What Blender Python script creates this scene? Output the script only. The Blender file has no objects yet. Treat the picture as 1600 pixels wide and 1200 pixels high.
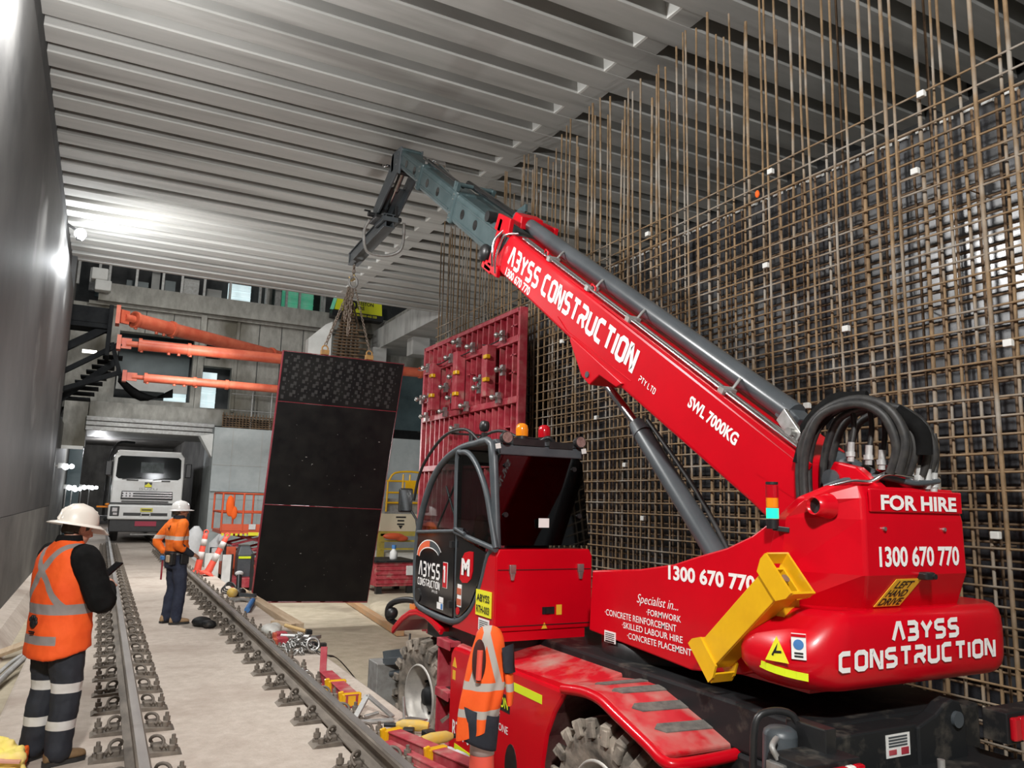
import bpy, bmesh, math, random
from mathutils import Vector, Matrix
random.seed(7)
PI = math.pi
SC = bpy.context.scene
COL = SC.collection
def V(*a): return Vector(a)

# ------------------------------------------------------------------ camera
cd = bpy.data.cameras.new('camera'); cam = bpy.data.objects.new('camera', cd); COL.objects.link(cam)
cd.sensor_width = 36.0; cd.lens = 1210.0 / 1600 * 36; cd.clip_end = 300; cd.clip_start = 0.05
_r = Vector((0.885, -0.465, 0.026)); _f = Vector((0.456, 0.877, 0.152)).normalized()
_r = (_r - _f * _r.dot(_f)).normalized(); _u = _r.cross(_f)
cam.matrix_world = Matrix(((_r.x, _u.x, -_f.x, 0.0), (_r.y, _u.y, -_f.y, 0.0), (_r.z, _u.z, -_f.z, 1.85), (0, 0, 0, 1)))
SC.camera = cam
# ------------------------------------------------------------------ view, world, lamps
SC.view_settings.view_transform = 'Standard'; SC.view_settings.look = 'None'
SC.view_settings.gamma = 1.0; SC.view_settings.use_curve_mapping = False
SC.view_settings.exposure = 0.1
w = bpy.data.worlds.new('world'); SC.world = w; w.use_nodes = True
w.node_tree.nodes['Background'].inputs[0].default_value = (0.92, 0.97, 1.0, 1)
w.node_tree.nodes['Background'].inputs[1].default_value = 0.17
def lamp(name, kind, loc, energy, col=(1, 1, 1), aim=None, size=0.25, angle=120, blend=0.5):
    l = bpy.data.lights.new(name, kind); l.energy = energy; l.color = col
    o = bpy.data.objects.new(name, l); COL.objects.link(o); o.location = loc
    l.shadow_soft_size = size
    if kind == 'SPOT': l.spot_size = math.radians(angle); l.spot_blend = blend
    if aim: o.rotation_euler = (Vector(aim) - Vector(loc)).to_track_quat('-Z', 'Y').to_euler()
    return o
lamp('flood_light', 'POINT', (-0.8, 8.2, 6.6), 560, (1, 0.99, 0.97), None, 0.2)
lamp('flood_light', 'SPOT', (-0.8, 8.0, 6.5), 800, (1, 0.99, 0.97), (6.5, 7.0, 2.6), 0.2, 110, 0.7)
lamp('flood_light', 'SPOT', (-0.85, 14.0, 6.8), 900, (1, 0.99, 0.97), (2.6, 13.5, 0.0), 0.2, 120, 0.8)  # added lamp without a fixture, evens out the light on the slab
lamp('flood_light', 'SPOT', (-0.95, -2.2, 6.7), 3500, (1, 0.985, 0.96), (3.0, 5.5, 0.8), 0.3, 140, 0.6)
lamp('unseen_light', 'POINT', (4.2, 18.6, 3.2), 380, (1, 0.99, 0.97), None, 0.2)  # unseen lamp added behind the hanging form to brighten the ceiling
lamp('flood_light', 'POINT', (-0.72, 20.3, 7.1), 230, (0.95, 0.98, 1), None, 0.12)
lamp('unseen_light', 'SPOT', (-0.8, 17.0, 7.3), 1500, (1, 0.99, 0.97), (4.0, 25.0, 1.5), 0.3, 130, 0.6)  # unseen spot lighting the middle distance
lamp('shaft_light', 'SPOT', (1.5, 24.9, 11.2), 800, (1, 0.99, 0.95), (4.5, 33, 7.0), 0.5, 150, 0.7)
lamp('tunnel_light', 'POINT', (-0.3, 37.0, 3.7), 170, (0.95, 0.97, 1), None, 0.15)
lamp('tunnel_light', 'POINT', (0.0, 46.0, 3.9), 170, (0.97, 0.96, 1), None, 0.15)
lamp('truck_light', 'SPOT', (2.2, 24.6, 6.5), 650, (0.95, 0.98, 1), (3.2, 32, 1.5), 0.3, 90, 0.7)

# ------------------------------------------------------------------ mesh builder
class MB:
    def __init__(s): s.v = []; s.f = []; s.sm = []; s.mi = []; s.cur = 0
    def add(s, vs, fs, smooth=False):
        b = len(s.v); s.v += [Vector(q) for q in vs]
        for q in fs: s.f.append([b + i for i in q]); s.sm.append(smooth); s.mi.append(s.cur)
        return s
    def box(s, x0, x1, y0, y1, z0, z1):
        return s.add([(x0, y0, z0), (x1, y0, z0), (x1, y1, z0), (x0, y1, z0), (x0, y0, z1), (x1, y0, z1), (x1, y1, z1), (x0, y1, z1)],
                     [(0, 3, 2, 1), (4, 5, 6, 7), (0, 1, 5, 4), (1, 2, 6, 5), (2, 3, 7, 6), (3, 0, 4, 7)])
    def bar(s, p, q, w, h, up=(0, 0, 1)):
        p = Vector(p); q = Vector(q); d = (q - p).normalized(); u = Vector(up)
        a = d.cross(u)
        if a.length < 1e-4: a = d.cross(Vector((1, 0, 0)))
        a.normalize(); u = a.cross(d); a = a * w / 2; u = u * h / 2
        c = [p - a - u, p + a - u, p + a + u, p - a + u]; e = [x + (q - p) for x in c]
        return s.add(c + e, [(0, 1, 2, 3), (7, 6, 5, 4), (0, 4, 5, 1), (1, 5, 6, 2), (2, 6, 7, 3), (3, 7, 4, 0)])
    def tube(s, pts, r, n=8, closed=False, caps=True):
        pts = [Vector(p) for p in pts]; N = len(pts); rs = r if isinstance(r, (list, tuple)) else [r] * N
        T = []
        for i in range(N):
            a = pts[i - 1] if (i > 0 or closed) else pts[i]; b = pts[(i + 1) % N] if (i < N - 1 or closed) else pts[i]
            T.append((b - a).normalized())
        u = T[0].orthogonal().normalized(); vs = []; fs = []
        for i in range(N):
            u = u - T[i] * u.dot(T[i])
            u = u.normalized() if u.length > 1e-6 else T[i].orthogonal().normalized()
            w2 = T[i].cross(u)
            for k in range(n):
                a = 2 * PI * k / n; vs.append(pts[i] + (u * math.cos(a) + w2 * math.sin(a)) * rs[i])
        M = N if closed else N - 1
        for i in range(M):
            j = (i + 1) % N
            for k in range(n): fs.append((i * n + k, i * n + (k + 1) % n, j * n + (k + 1) % n, j * n + k))
        s.add(vs, fs, True)
        if caps and not closed:
            s.add(vs[:n], [tuple(range(n))[::-1]]); s.add(vs[-n:], [tuple(range(n))])
        return s
    def cyl(s, p, q, r, n=16, r2=None): return s.tube([p, q], [r, r if r2 is None else r2], n)
    def prism(s, ax, poly, a, b):
        def P(u, v2, t): return {'x': (t, u, v2), 'y': (u, t, v2), 'z': (u, v2, t)}[ax]
        n = len(poly); vs = [P(u, v2, a) for u, v2 in poly] + [P(u, v2, b) for u, v2 in poly]
        return s.add(vs, [tuple(range(n)), tuple(range(2 * n - 1, n - 1, -1))] + [(i, (i + 1) % n, n + (i + 1) % n, n + i) for i in range(n)])
    def loft(s, rings, caps=True, smooth=True):
        n = len(rings[0]); vs = [p for r in rings for p in r]; fs = []
        for i in range(len(rings) - 1):
            for k in range(n): fs.append((i * n + k, i * n + (k + 1) % n, (i + 1) * n + (k + 1) % n, (i + 1) * n + k))
        s.add(vs, fs, smooth)
        if caps: s.add(rings[0], [tuple(range(n))[::-1]], smooth); s.add(rings[-1], [tuple(range(n))], smooth)
        return s
    def lathe(s, prof, o, axis='z', n=24, caps=False):
        rings = []
        for r, h in prof:
            R = []
            for k in range(n):
                a = 2 * PI * k / n; c, d = r * math.cos(a), r * math.sin(a)
                R.append({'z': (o[0] + c, o[1] + d, o[2] + h), 'x': (o[0] + h, o[1] + c, o[2] + d), 'y': (o[0] + c, o[1] + h, o[2] + d)}[axis])
            rings.append(R)
        return s.loft(rings, caps)
    def ball(s, c, r, n=12, m=8):
        if not isinstance(r, (tuple, list)): r = (r, r, r)
        rings = [[(c[0] + r[0] * math.sin(PI * i / m) * math.cos(2 * PI * k / n), c[1] + r[1] * math.sin(PI * i / m) * math.sin(2 * PI * k / n), c[2] + r[2] * math.cos(PI * i / m)) for k in range(n)] for i in range(m + 1)]
        rings[0] = [(c[0] + 1e-4 * r[0] * math.cos(2 * PI * k / n), c[1] + 1e-4 * r[1] * math.sin(2 * PI * k / n), c[2] + r[2]) for k in range(n)]
        rings[-1] = [(c[0] + 1e-4 * r[0] * math.cos(2 * PI * k / n), c[1] + 1e-4 * r[1] * math.sin(2 * PI * k / n), c[2] - r[2]) for k in range(n)]
        return s.loft(rings, True)
    def strip(s, pts, w, O, U, Vv, N, t=0.003):
        """flat ribbon of width w along 2-D points, laid on plane O,U,Vv and raised t along N"""
        n = len(pts); L = []; R = []
        for i in range(n):
            p = Vector(pts[i]); a = Vector(pts[max(i - 1, 0)]); b = Vector(pts[min(i + 1, n - 1)])
            d1 = (p - a).normalized() if i > 0 else (b - p).normalized(); d2 = (b - p).normalized() if i < n - 1 else d1
            m = (d1 + d2); m = m.normalized() if m.length > 1e-4 else d1
            nn = Vector((-m.y, m.x)); k = w / 2 / max(0.45, nn.dot(Vector((-d1.y, d1.x))))
            L.append(p + nn * k); R.append(p - nn * k)
        def W(q, h): return O + U * q.x + Vv * q.y + N * h
        vs = [W(q, t) for q in L] + [W(q, t) for q in R]
        return s.add(vs, [(i, n + i, n + i + 1, i + 1) for i in range(n - 1)])
    def xf(s, M):
        s.v = [M @ q for q in s.v]; return s
    def build(s, name, mats, parent=None, org=None, bevel=0, seg=2, solid=0, subs=0, remesh=0, kind=None, label=None, disp=None, fixn=True):
        if org is None: org = ORG.get(parent.name, Vector((0, 0, 0))) if parent else Vector((0, 0, 0))
        org = Vector(org)
        me = bpy.data.meshes.new(name); me.from_pydata([tuple(q - org) for q in s.v], [], s.f)
        for m in (mats if isinstance(mats, (list, tuple)) else [mats]): me.materials.append(m)
        me.polygons.foreach_set('use_smooth', s.sm); me.polygons.foreach_set('material_index', s.mi); me.update()
        if fixn:
            bm = bmesh.new(); bm.from_mesh(me); bmesh.ops.recalc_face_normals(bm, faces=bm.faces); bm.to_mesh(me); bm.free()
        o = bpy.data.objects.new(name, me); COL.objects.link(o)
        if parent: o.parent = parent; ORG[o.name] = org
        else: o.location = org; ORG[o.name] = org
        if remesh:
            r = o.modifiers.new('remesh', 'REMESH'); r.mode = 'VOXEL'; r.voxel_size = remesh; r.use_smooth_shade = True
            q = o.modifiers.new('smooth', 'SMOOTH'); q.iterations = 4; q.factor = 0.5
        if disp:
            tx = bpy.data.textures.get('folds_%g' % disp[0]) or bpy.data.textures.new('folds_%g' % disp[0], 'CLOUDS'); tx.noise_scale = disp[0]; tx.noise_depth = 2
            dm = o.modifiers.new('folds', 'DISPLACE'); dm.texture = tx; dm.strength = disp[1]; dm.mid_level = 0.5; dm.texture_coords = 'LOCAL'
        if bevel:
            b = o.modifiers.new('bevel', 'BEVEL'); b.width = bevel; b.segments = seg; b.limit_method = 'ANGLE'; b.angle_limit = math.radians(40); b.harden_normals = False
        if solid: q = o.modifiers.new('solid', 'SOLIDIFY'); q.thickness = solid; q.offset = 0
        if subs: q = o.modifiers.new('subs', 'SUBSURF'); q.levels = subs; q.render_levels = subs
        if kind: o['kind'] = kind
        if label: o['label'] = label
        return o
ORG = {}
def tag(o, label, cat, group=None, kind=None):
    o['label'] = label; o['category'] = cat
    if group: o['group'] = group
    if kind: o['kind'] = kind
    return o
def thing(name, label, cat, loc=(0, 0, 0), group=None, rz=0):
    o = bpy.data.objects.new(name, None); COL.objects.link(o); o.location = loc; o.rotation_euler = (0, 0, rz)
    o.empty_display_size = 0.1; ORG[o.name] = Vector(loc) if rz == 0 else Vector((0, 0, 0))
    return tag(o, label, cat, group)
def local(o): ORG[o.name] = Vector((0, 0, 0)); return o       # parts given in the thing's own frame
def dup(root, loc, rz=None, label=None, group=None):
    r = root.copy(); COL.objects.link(r); r.location = loc
    if rz is not None: r.rotation_euler = (0, 0, rz)
    if label: r['label'] = label
    if group: r['group'] = group
    for ch in root.children:
        c = ch.copy(); COL.objects.link(c); c.parent = r
        for g in ch.children: d = g.copy(); COL.objects.link(d); d.parent = c
    return r
def struct(name, mb, m, **k):
    o = mb.build(name, m, **k); o['kind'] = 'structure'; return o

# ------------------------------------------------------------------ materials
def mat(name, c1, c2=None, rough=0.6, metal=0.0, scale=6.0, bump=0.0, stretch=(1, 1, 1), lo=0.35, hi=0.65, detail=6.0, coat=0.0, emit=None, es=0.0, c3=None, s3=1.0, lo3=0.55, hi3=0.7, bscale=None, rough2=None, spec=None, alpha=None):
    m = bpy.data.materials.new(name); m.use_nodes = True; nt = m.node_tree; N = nt.nodes; L = nt.links
    b = N['Principled BSDF']
    b.inputs['Roughness'].default_value = rough; b.inputs['Metallic'].default_value = metal
    if coat: b.inputs['Coat Weight'].default_value = coat; b.inputs['Coat Roughness'].default_value = 0.08
    if spec is not None: b.inputs['Specular IOR Level'].default_value = spec
    b.inputs['Base Color'].default_value = (*c1, 1)
    if emit: b.inputs['Emission Color'].default_value = (*emit, 1); b.inputs['Emission Strength'].default_value = es
    tc = N.new('ShaderNodeTexCoord'); mp = N.new('ShaderNodeMapping'); mp.inputs['Scale'].default_value = stretch
    L.new(tc.outputs['Object'], mp.inputs[0])
    m['vec'] = mp.name
    if c2:
        n = N.new('ShaderNodeTexNoise'); n.inputs['Scale'].default_value = scale; n.inputs['Detail'].default_value = detail; n.inputs['Roughness'].default_value = 0.6
        L.new(mp.outputs[0], n.inputs['Vector'])
        r = N.new('ShaderNodeValToRGB'); r.color_ramp.elements[0].position = lo; r.color_ramp.elements[1].position = hi
        r.color_ramp.elements[0].color = (*c1, 1); r.color_ramp.elements[1].color = (*c2, 1)
        L.new(n.outputs[0], r.inputs[0]); out = r.outputs[0]
        if rough2 is not None:
            mr = N.new('ShaderNodeMapRange'); mr.inputs[1].default_value = lo; mr.inputs[2].default_value = hi; mr.inputs[3].default_value = rough; mr.inputs[4].default_value = rough2
            L.new(n.outputs[0], mr.inputs[0]); L.new(mr.outputs[0], b.inputs['Roughness'])
        if c3:
            n3 = N.new('ShaderNodeTexNoise'); n3.inputs['Scale'].default_value = s3; n3.inputs['Detail'].default_value = 4
            L.new(mp.outputs[0], n3.inputs['Vector'])
            m3 = N.new('ShaderNodeMapRange'); m3.inputs[1].default_value = lo3; m3.inputs[2].default_value = hi3; L.new(n3.outputs[0], m3.inputs[0])
            mx = N.new('ShaderNodeMix'); mx.data_type = 'RGBA'; L.new(m3.outputs[0], mx.inputs['Factor']); L.new(out, mx.inputs['A']); mx.inputs['B'].default_value = (*c3, 1)
            out = mx.outputs['Result']
        L.new(out, b.inputs['Base Color'])
    if bump:
        nb = N.new('ShaderNodeTexNoise'); nb.inputs['Scale'].default_value = bscale or scale * 3; nb.inputs['Detail'].default_value = 8
        L.new(mp.outputs[0], nb.inputs['Vector'])
        bp = N.new('ShaderNodeBump'); bp.inputs['Strength'].default_value = bump; bp.inputs['Distance'].default_value = 0.02
        L.new(nb.outputs[0], bp.inputs['Height']); L.new(bp.outputs[0], b.inputs['Normal'])
    return m
RED = mat('red_paint', (0.60, 0.001, 0.010), (0.54, 0.001, 0.009), 0.3, scale=2, coat=0.25, spec=0.3)
REDD = mat('dusty_red_paint', (0.55, 0.006, 0.016), (0.50, 0.14, 0.12), 0.38, scale=5, lo=0.45, hi=0.72, c3=(0.46, 0.30, 0.25), s3=2.2, lo3=0.55, hi3=0.72, coat=0.2, rough2=0.7)
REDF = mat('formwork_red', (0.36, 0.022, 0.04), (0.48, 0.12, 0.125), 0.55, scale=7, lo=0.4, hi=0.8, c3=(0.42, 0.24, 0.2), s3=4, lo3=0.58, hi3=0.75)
WHT = mat('white_lettering', (0.86, 0.84, 0.82), rough=0.5)
BLKL = mat('black_lettering', (0.01, 0.01, 0.01), rough=0.6)
DGREY = mat('dark_grey_paint', (0.052, 0.062, 0.07), (0.075, 0.085, 0.092), 0.42, scale=5)
BOOMG = mat('boom_grey_green', (0.040, 0.066, 0.071), (0.068, 0.10, 0.105), 0.36, scale=4, coat=0.2)
CHASS = mat('chassis_grey', (0.012, 0.013, 0.014), (0.15, 0.13, 0.105), 0.55, scale=6, lo=0.54, hi=0.92, spec=.3)
BLK = mat('black_plastic', (0.012, 0.012, 0.013), (0.02, 0.02, 0.02), 0.4, scale=9)
BLKG = mat('black_gloss', (0.006, 0.006, 0.007), rough=0.12, coat=0.6)
RUB = mat('hose_rubber', (0.015, 0.015, 0.016), (0.035, 0.033, 0.03), 0.55, scale=20)
TYRE = mat('dusty_tyre', (0.085, 0.075, 0.062), (0.34, 0.29, 0.235), 0.9, scale=6, lo=0.35, hi=0.66, bump=0.3)
CHR = mat('chrome', (0.75, 0.75, 0.76), rough=0.18, metal=1.0)
STEEL = mat('zinc_steel', (0.55, 0.55, 0.54), (0.38, 0.37, 0.35), 0.38, metal=0.85, scale=14)
GALV = mat('dull_galvanised', (0.42, 0.42, 0.41), (0.30, 0.29, 0.27), 0.55, metal=0.5, scale=10)
RIM = mat('dusty_rim', (0.42, 0.40, 0.37), (0.55, 0.52, 0.47), 0.5, metal=0.3, scale=8)
YEL = mat('yellow_paint', (0.83, 0.47, 0.01), (0.74, 0.40, 0.01), 0.33, scale=5, coat=0.3)
LIME = mat('lime_reflector', (0.72, 0.85, 0.02), rough=0.4)
YSTK = mat('yellow_sticker', (0.85, 0.80, 0.03), rough=0.5)
OSTK = mat('orange_sticker', (0.80, 0.45, 0.03), rough=0.5)
AMB = mat('amber_lens', (0.85, 0.25, 0.01), rough=0.15, coat=0.5)
RLENS = mat('red_lens', (0.45, 0.004, 0.012), rough=0.15, coat=0.5)
CLENS = mat('clear_lens', (0.75, 0.72, 0.68), rough=0.15, coat=0.5)
GREENL = mat('green_lamp_lit', (0.01, 0.5, 0.3), rough=0.3, emit=(0.02, 0.85, 0.42), es=1.1)
CONC = mat('concrete_precast', (0.36, 0.36, 0.342), (0.47, 0.465, 0.445), 0.85, scale=0.9, stretch=(0.35, 3, 1), lo=0.3, hi=0.7, bump=0.12, bscale=6, c3=(0.26, 0.255, 0.24), s3=0.7, lo3=0.52, hi3=0.72)
CONCB = mat('concrete_blue_grey', (0.34, 0.37, 0.37), (0.44, 0.47, 0.465), 0.7, scale=1.6, bump=0.1, c3=(0.27, 0.29, 0.29), s3=0.8)
CONCS = mat('concrete_slab', (0.44, 0.375, 0.315), (0.56, 0.49, 0.425), 0.92, scale=9, lo=.3, hi=.7, detail=10, bump=0.45, bscale=26, c3=(0.36, 0.29, 0.24), s3=1.1, lo3=0.48, hi3=0.72)
SAND = mat('sandy_ground', (0.40, 0.345, 0.25), (0.50, 0.435, 0.325), 0.95, scale=4, bump=0.6, bscale=12, c3=(0.31, 0.26, 0.19), s3=0.8)
CONCW = mat('concrete_wall_scabbled', (0.23, 0.225, 0.20), (0.38, 0.37, 0.335), 0.9, scale=5, stretch=(1, 1, 0.45), lo=.3, hi=.7, detail=10, bump=1.0, bscale=5, c3=(0.12, 0.11, 0.085), s3=0.55, lo3=0.52, hi3=0.66)
CONCP = mat('pale_concrete', (0.66, 0.66, 0.63), (0.74, 0.74, 0.71), 0.85, scale=3)
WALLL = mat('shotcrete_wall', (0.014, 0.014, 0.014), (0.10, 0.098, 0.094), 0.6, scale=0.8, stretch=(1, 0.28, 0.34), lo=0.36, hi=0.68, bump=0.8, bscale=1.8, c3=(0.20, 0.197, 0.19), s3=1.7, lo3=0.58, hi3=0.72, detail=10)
WALLK = mat('wall_base_concrete', (0.075, 0.073, 0.067), (0.16, 0.156, 0.143), 0.75, scale=1.5, stretch=(1, 0.35, 0.6), bump=0.3, c3=(0.045, 0.043, 0.039), s3=0.8)
REDK = mat('dark_shaded_form_red', (0.22, 0.008, 0.02), (0.28, 0.015, 0.03), 0.5, scale=5)  # dark frame red, also carries the painted shade between form ribs
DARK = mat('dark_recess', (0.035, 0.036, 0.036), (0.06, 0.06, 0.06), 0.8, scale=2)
MATTE = mat('matte_black_steel', (0.008, 0.009, 0.010), (0.014, 0.015, 0.016), 0.85, scale=4, spec=.1)
DARKT = mat('dark_teal_cladding', (0.035, 0.06, 0.065), (0.055, 0.085, 0.09), 0.4, scale=2)
RUST = mat('rusty_rebar', (0.17, 0.11, 0.058), (0.33, 0.22, 0.12), 0.75, metal=0.25, scale=5, lo=0.35, hi=0.7, c3=(0.33, 0.295, 0.25), s3=2.2, lo3=0.48, hi3=0.66)
RUSTD = mat('dark_rusty_rebar', (0.085, 0.055, 0.035), (0.22, 0.14, 0.08), 0.8, metal=0.2, scale=5)
RAILM = mat('rail_steel_dusty', (0.12, 0.10, 0.082), (0.25, 0.215, 0.178), 0.7, metal=0.3, scale=8, stretch=(1, 0.2, 1))
RAILT = mat('rail_head_steel', (0.36, 0.34, 0.32), (0.26, 0.245, 0.23), 0.45, metal=0.6, scale=6, stretch=(1, 0.15, 1))
PLY = mat('black_film_ply', (0.006, 0.006, 0.007), (0.011, 0.011, 0.010), 0.35, scale=3, rough2=0.45, spec=0.3)
PLYG = mat('film_ply_scuffed', (0.022, 0.023, 0.027), (0.055, 0.055, 0.058), 0.24, scale=2.5, lo=0.4, hi=0.8, rough2=0.45, bump=0.04, bscale=1.5, spec=0.7)
STRUT = mat('orange_red_strut', (0.46, 0.075, 0.035), (0.56, 0.13, 0.065), 0.5, scale=3)
TIMB = mat('weathered_timber', (0.42, 0.30, 0.19), (0.54, 0.42, 0.29), 0.85, scale=3, stretch=(6, 0.6, 6))
TRW = mat('truck_white', (0.74, 0.74, 0.72), (0.66, 0.65, 0.62), 0.3, scale=3, coat=0.3)
ORL = mat('orange_lift_paint', (0.72, 0.11, 0.035), (0.62, 0.10, 0.04), 0.45, scale=4)
BOLL = mat('bollard_orange', (0.85, 0.10, 0.055), (0.72, 0.10, 0.07), 0.5, scale=6)
WBAG = mat('white_bag', (0.70, 0.70, 0.69), (0.6, 0.6, 0.59), 0.6, scale=5)
BLUE = mat('blue_plastic', (0.06, 0.20, 0.48), rough=0.45)
YTOOL = mat('yellow_tool', (0.72, 0.45, 0.05), (0.5, 0.38, 0.16), 0.6, scale=9)
ORF = mat('orange_fabric', (0.92, 0.13, 0.01), rough=0.8)
NAVY = mat('navy_cloth', (0.010, 0.012, 0.019), (0.022, 0.025, 0.034), 0.9, scale=8, bump=0.25, bscale=10)
NAVYD = mat('worn_navy_cloth', (0.016, 0.021, 0.042), (0.035, 0.042, 0.07), 0.9, scale=8, bump=0.25, bscale=10)
BLKC = mat('black_cloth', (0.006, 0.006, 0.006), (0.011, 0.011, 0.011), 0.95, scale=8, bump=0.2, bscale=12, spec=0.1)
SKIN = mat('skin', (0.50, 0.24, 0.16), (0.56, 0.29, 0.20), 0.5, scale=8)
SKIND = mat('tanned_skin', (0.32, 0.14, 0.085), (0.38, 0.18, 0.11), 0.5, scale=8)
HAIR = mat('dark_hair', (0.035, 0.028, 0.02), (0.06, 0.05, 0.035), 0.8, scale=60, stretch=(1, 1, 0.3))
HELM = mat('helmet_white', (0.80, 0.74, 0.66), rough=0.35, coat=0.3)
HELM2 = mat('helmet_white_plain', (0.82, 0.81, 0.79), rough=0.3, coat=0.3)
BOOT = mat('tan_boot', (0.33, 0.20, 0.10), (0.42, 0.28, 0.16), 0.7, scale=12)
BOOTB = mat('brown_boot', (0.17, 0.10, 0.045), (0.25, 0.155, 0.075), 0.7, scale=12)
SILV = mat('reflective_silver', (0.50, 0.47, 0.44), (0.58, 0.55, 0.52), 0.45, scale=12)
LAMPE = mat('lamp_lit', (1, 1, 1), emit=(0.92, 0.97, 1.0), es=45.0)
WINE = mat('lit_room', (0.8, 0.85, 0.85), (0.25, 0.35, 0.36), 0.5, scale=2.5, lo=0.3, hi=0.7, emit=(0.75, 0.92, 0.95), es=0.65)
GRNE = mat('green_lit_window', (0.1, 0.4, 0.25), (0.3, 0.35, 0.32), 0.5, scale=3, emit=(0.1, 0.6, 0.35), es=0.25)
def glass(name, tint, fac, rough=0.03):
    m = bpy.data.materials.new(name); m.use_nodes = True; nt = m.node_tree; N = nt.nodes; L = nt.links
    N.remove(N['Principled BSDF']); g = N.new('ShaderNodeBsdfGlossy'); g.inputs['Roughness'].default_value = rough; g.inputs[0].default_value = (0.9, 0.9, 0.9, 1)
    t = N.new('ShaderNodeBsdfTransparent'); t.inputs[0].default_value = (*tint, 1)
    lw = N.new('ShaderNodeLayerWeight'); lw.inputs[0].default_value = 0.5
    pw = N.new('ShaderNodeMath'); pw.operation = 'POWER'; pw.inputs[1].default_value = 5.0; L.new(lw.outputs['Facing'], pw.inputs[0])
    mul = N.new('ShaderNodeMath'); mul.operation = 'MULTIPLY_ADD'; mul.inputs[1].default_value = 0.95 * fac; mul.inputs[2].default_value = 0.05 * fac; L.new(pw.outputs[0], mul.inputs[0])
    mx = N.new('ShaderNodeMixShader'); L.new(mul.outputs[0], mx.inputs[0]); L.new(t.outputs[0], mx.inputs[1]); L.new(g.outputs[0], mx.inputs[2])
    L.new(mx.outputs[0], N['Material Output'].inputs[0]); return m
GLASS = glass('tinted_glass', (0.30, 0.29, 0.29), 1.0)
GLASSD = glass('dark_tinted_glass', (0.10, 0.085, 0.085), 1.0)
GLASSC = glass('clear_glass', (0.75, 0.8, 0.8), 1.0)

# ------------------------------------------------------------------ lettering
FN = {'A': [[(0, 0), (.27, 1), (.43, 1), (.70, 0)]],
 'B': [[(0, 1), (.46, 1), (.60, .88), (.60, .63), (.47, .51), (.12, .51)], [(.47, .51), (.64, .39), (.64, .12), (.50, 0), (0, 0)]],
 'Y': [[(0, 1), (.33, .48), (.33, 0)], [(.66, 1), (.33, .48)]],
 'S': [[(.62, 1), (.16, 1), (.02, .88), (.02, .63), (.16, .51), (.48, .51), (.62, .39), (.62, .12), (.48, 0), (0, 0)]],
 'C': [[(.62, 1), (.17, 1), (.02, .87), (.02, .13), (.17, 0), (.62, 0)]],
 'O': [[(.32, 1), (.17, 1), (.02, .87), (.02, .13), (.17, 0), (.50, 0), (.65, .13), (.65, .87), (.50, 1), (.31, 1)]],
 'N': [[(0, 0), (0, 1), (.12, 1), (.54, 0), (.66, 0), (.66, 1)]],
 'T': [[(0, 1), (.66, 1)], [(.33, 1), (.33, 0)]],
 'R': [[(0, 1), (.50, 1), (.64, .88), (.64, .60), (.50, .47), (.16, .47), (.02, .36), (.02, 0)], [(.34, .47), (.64, 0)]],
 'U': [[(0, 1), (0, .13), (.15, 0), (.50, 0), (.65, .13), (.65, 1)]],
 'I': [[(.02, 1), (.02, 0)]],
 'P': [[(0, 1), (.50, 1), (.64, .88), (.64, .60), (.50, .47), (.16, .47), (.02, .36), (.02, 0)]],
 'D': [[(.02, 0), (.02, 1), (.46, 1), (.63, .85), (.63, .15), (.46, 0), (.02, 0)]],
 'L': [[(.02, 1), (.02, .12), (.14, 0), (.60, 0)]]}
def logo_text(s, w, h, O, U, Vv, N, m, parent, sw=0.19, name='lettering', t=0.004):
    x = 0; gl = []
    for ch in s:
        if ch == ' ': x += .45; continue
        gl.append((x, FN[ch])); x += (.04 if ch == 'I' else .66) + .30
    W = x - .30; mb = MB(); kx = (w - sw * h * .8) / W; hh = h * (1 - sw)
    U = Vector(U).normalized(); Vv = Vector(Vv).normalized(); N = Vector(N).normalized()
    for gx, st in gl:
        for iq, q in enumerate(st):
            mb.strip([(sw * h * .4 + (gx + a) * kx, sw * h / 2 + b * hh) for a, b in q], sw * h, Vector(O), U, Vv, N, t + .0006 * iq)
    return mb.build(name, m, parent, fixn=False)
def text(s, w, h, O, U, Vv, N, m, parent, bold=0.0, shear=0.0, name='lettering', t=0.004, align='LEFT'):
    c = bpy.data.curves.new('t', 'FONT'); c.body = s; c.offset = bold; c.shear = shear; c.align_x = align; c.resolution_u = 3; c.space_line = 0.95
    o = bpy.data.objects.new('t', c); COL.objects.link(o); dg = bpy.context.evaluated_depsgraph_get(); dg.update()
    me = bpy.data.meshes.new_from_object(o.evaluated_get(dg)); vs = [v.co.copy() for v in me.vertices]; fs = [tuple(p.vertices) for p in me.polygons]
    bpy.data.objects.remove(o); bpy.data.curves.remove(c); bpy.data.meshes.remove(me)
    x0 = min(v.x for v in vs); x1 = max(v.x for v in vs); y0 = min(v.y for v in vs); y1 = max(v.y for v in vs)
    U = Vector(U).normalized(); Vv = Vector(Vv).normalized(); N = Vector(N).normalized(); O = Vector(O)
    mb = MB(); mb.add([O + U * ((v.x - x0) / (x1 - x0) * w) + Vv * ((v.y - y0) / (y1 - y0) * h) + N * t for v in vs], fs)
    return mb.build(name, m, parent, fixn=False)
def plate(O, U, Vv, N, w, h, m, parent, name='sticker', t=0.003, label=None):
    U = Vector(U).normalized(); Vv = Vector(Vv).normalized(); N = Vector(N).normalized(); O = Vector(O)
    a = [O, O + U * w, O + U * w + Vv * h, O + Vv * h]; mb = MB(); mb.add(a + [q + N * t for q in a], [(3, 2, 1, 0), (4, 5, 6, 7), (0, 1, 5, 4), (1, 2, 6, 5), (2, 3, 7, 6), (3, 0, 4, 7)])
    return mb.build(name, m, parent, label=label)
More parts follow.
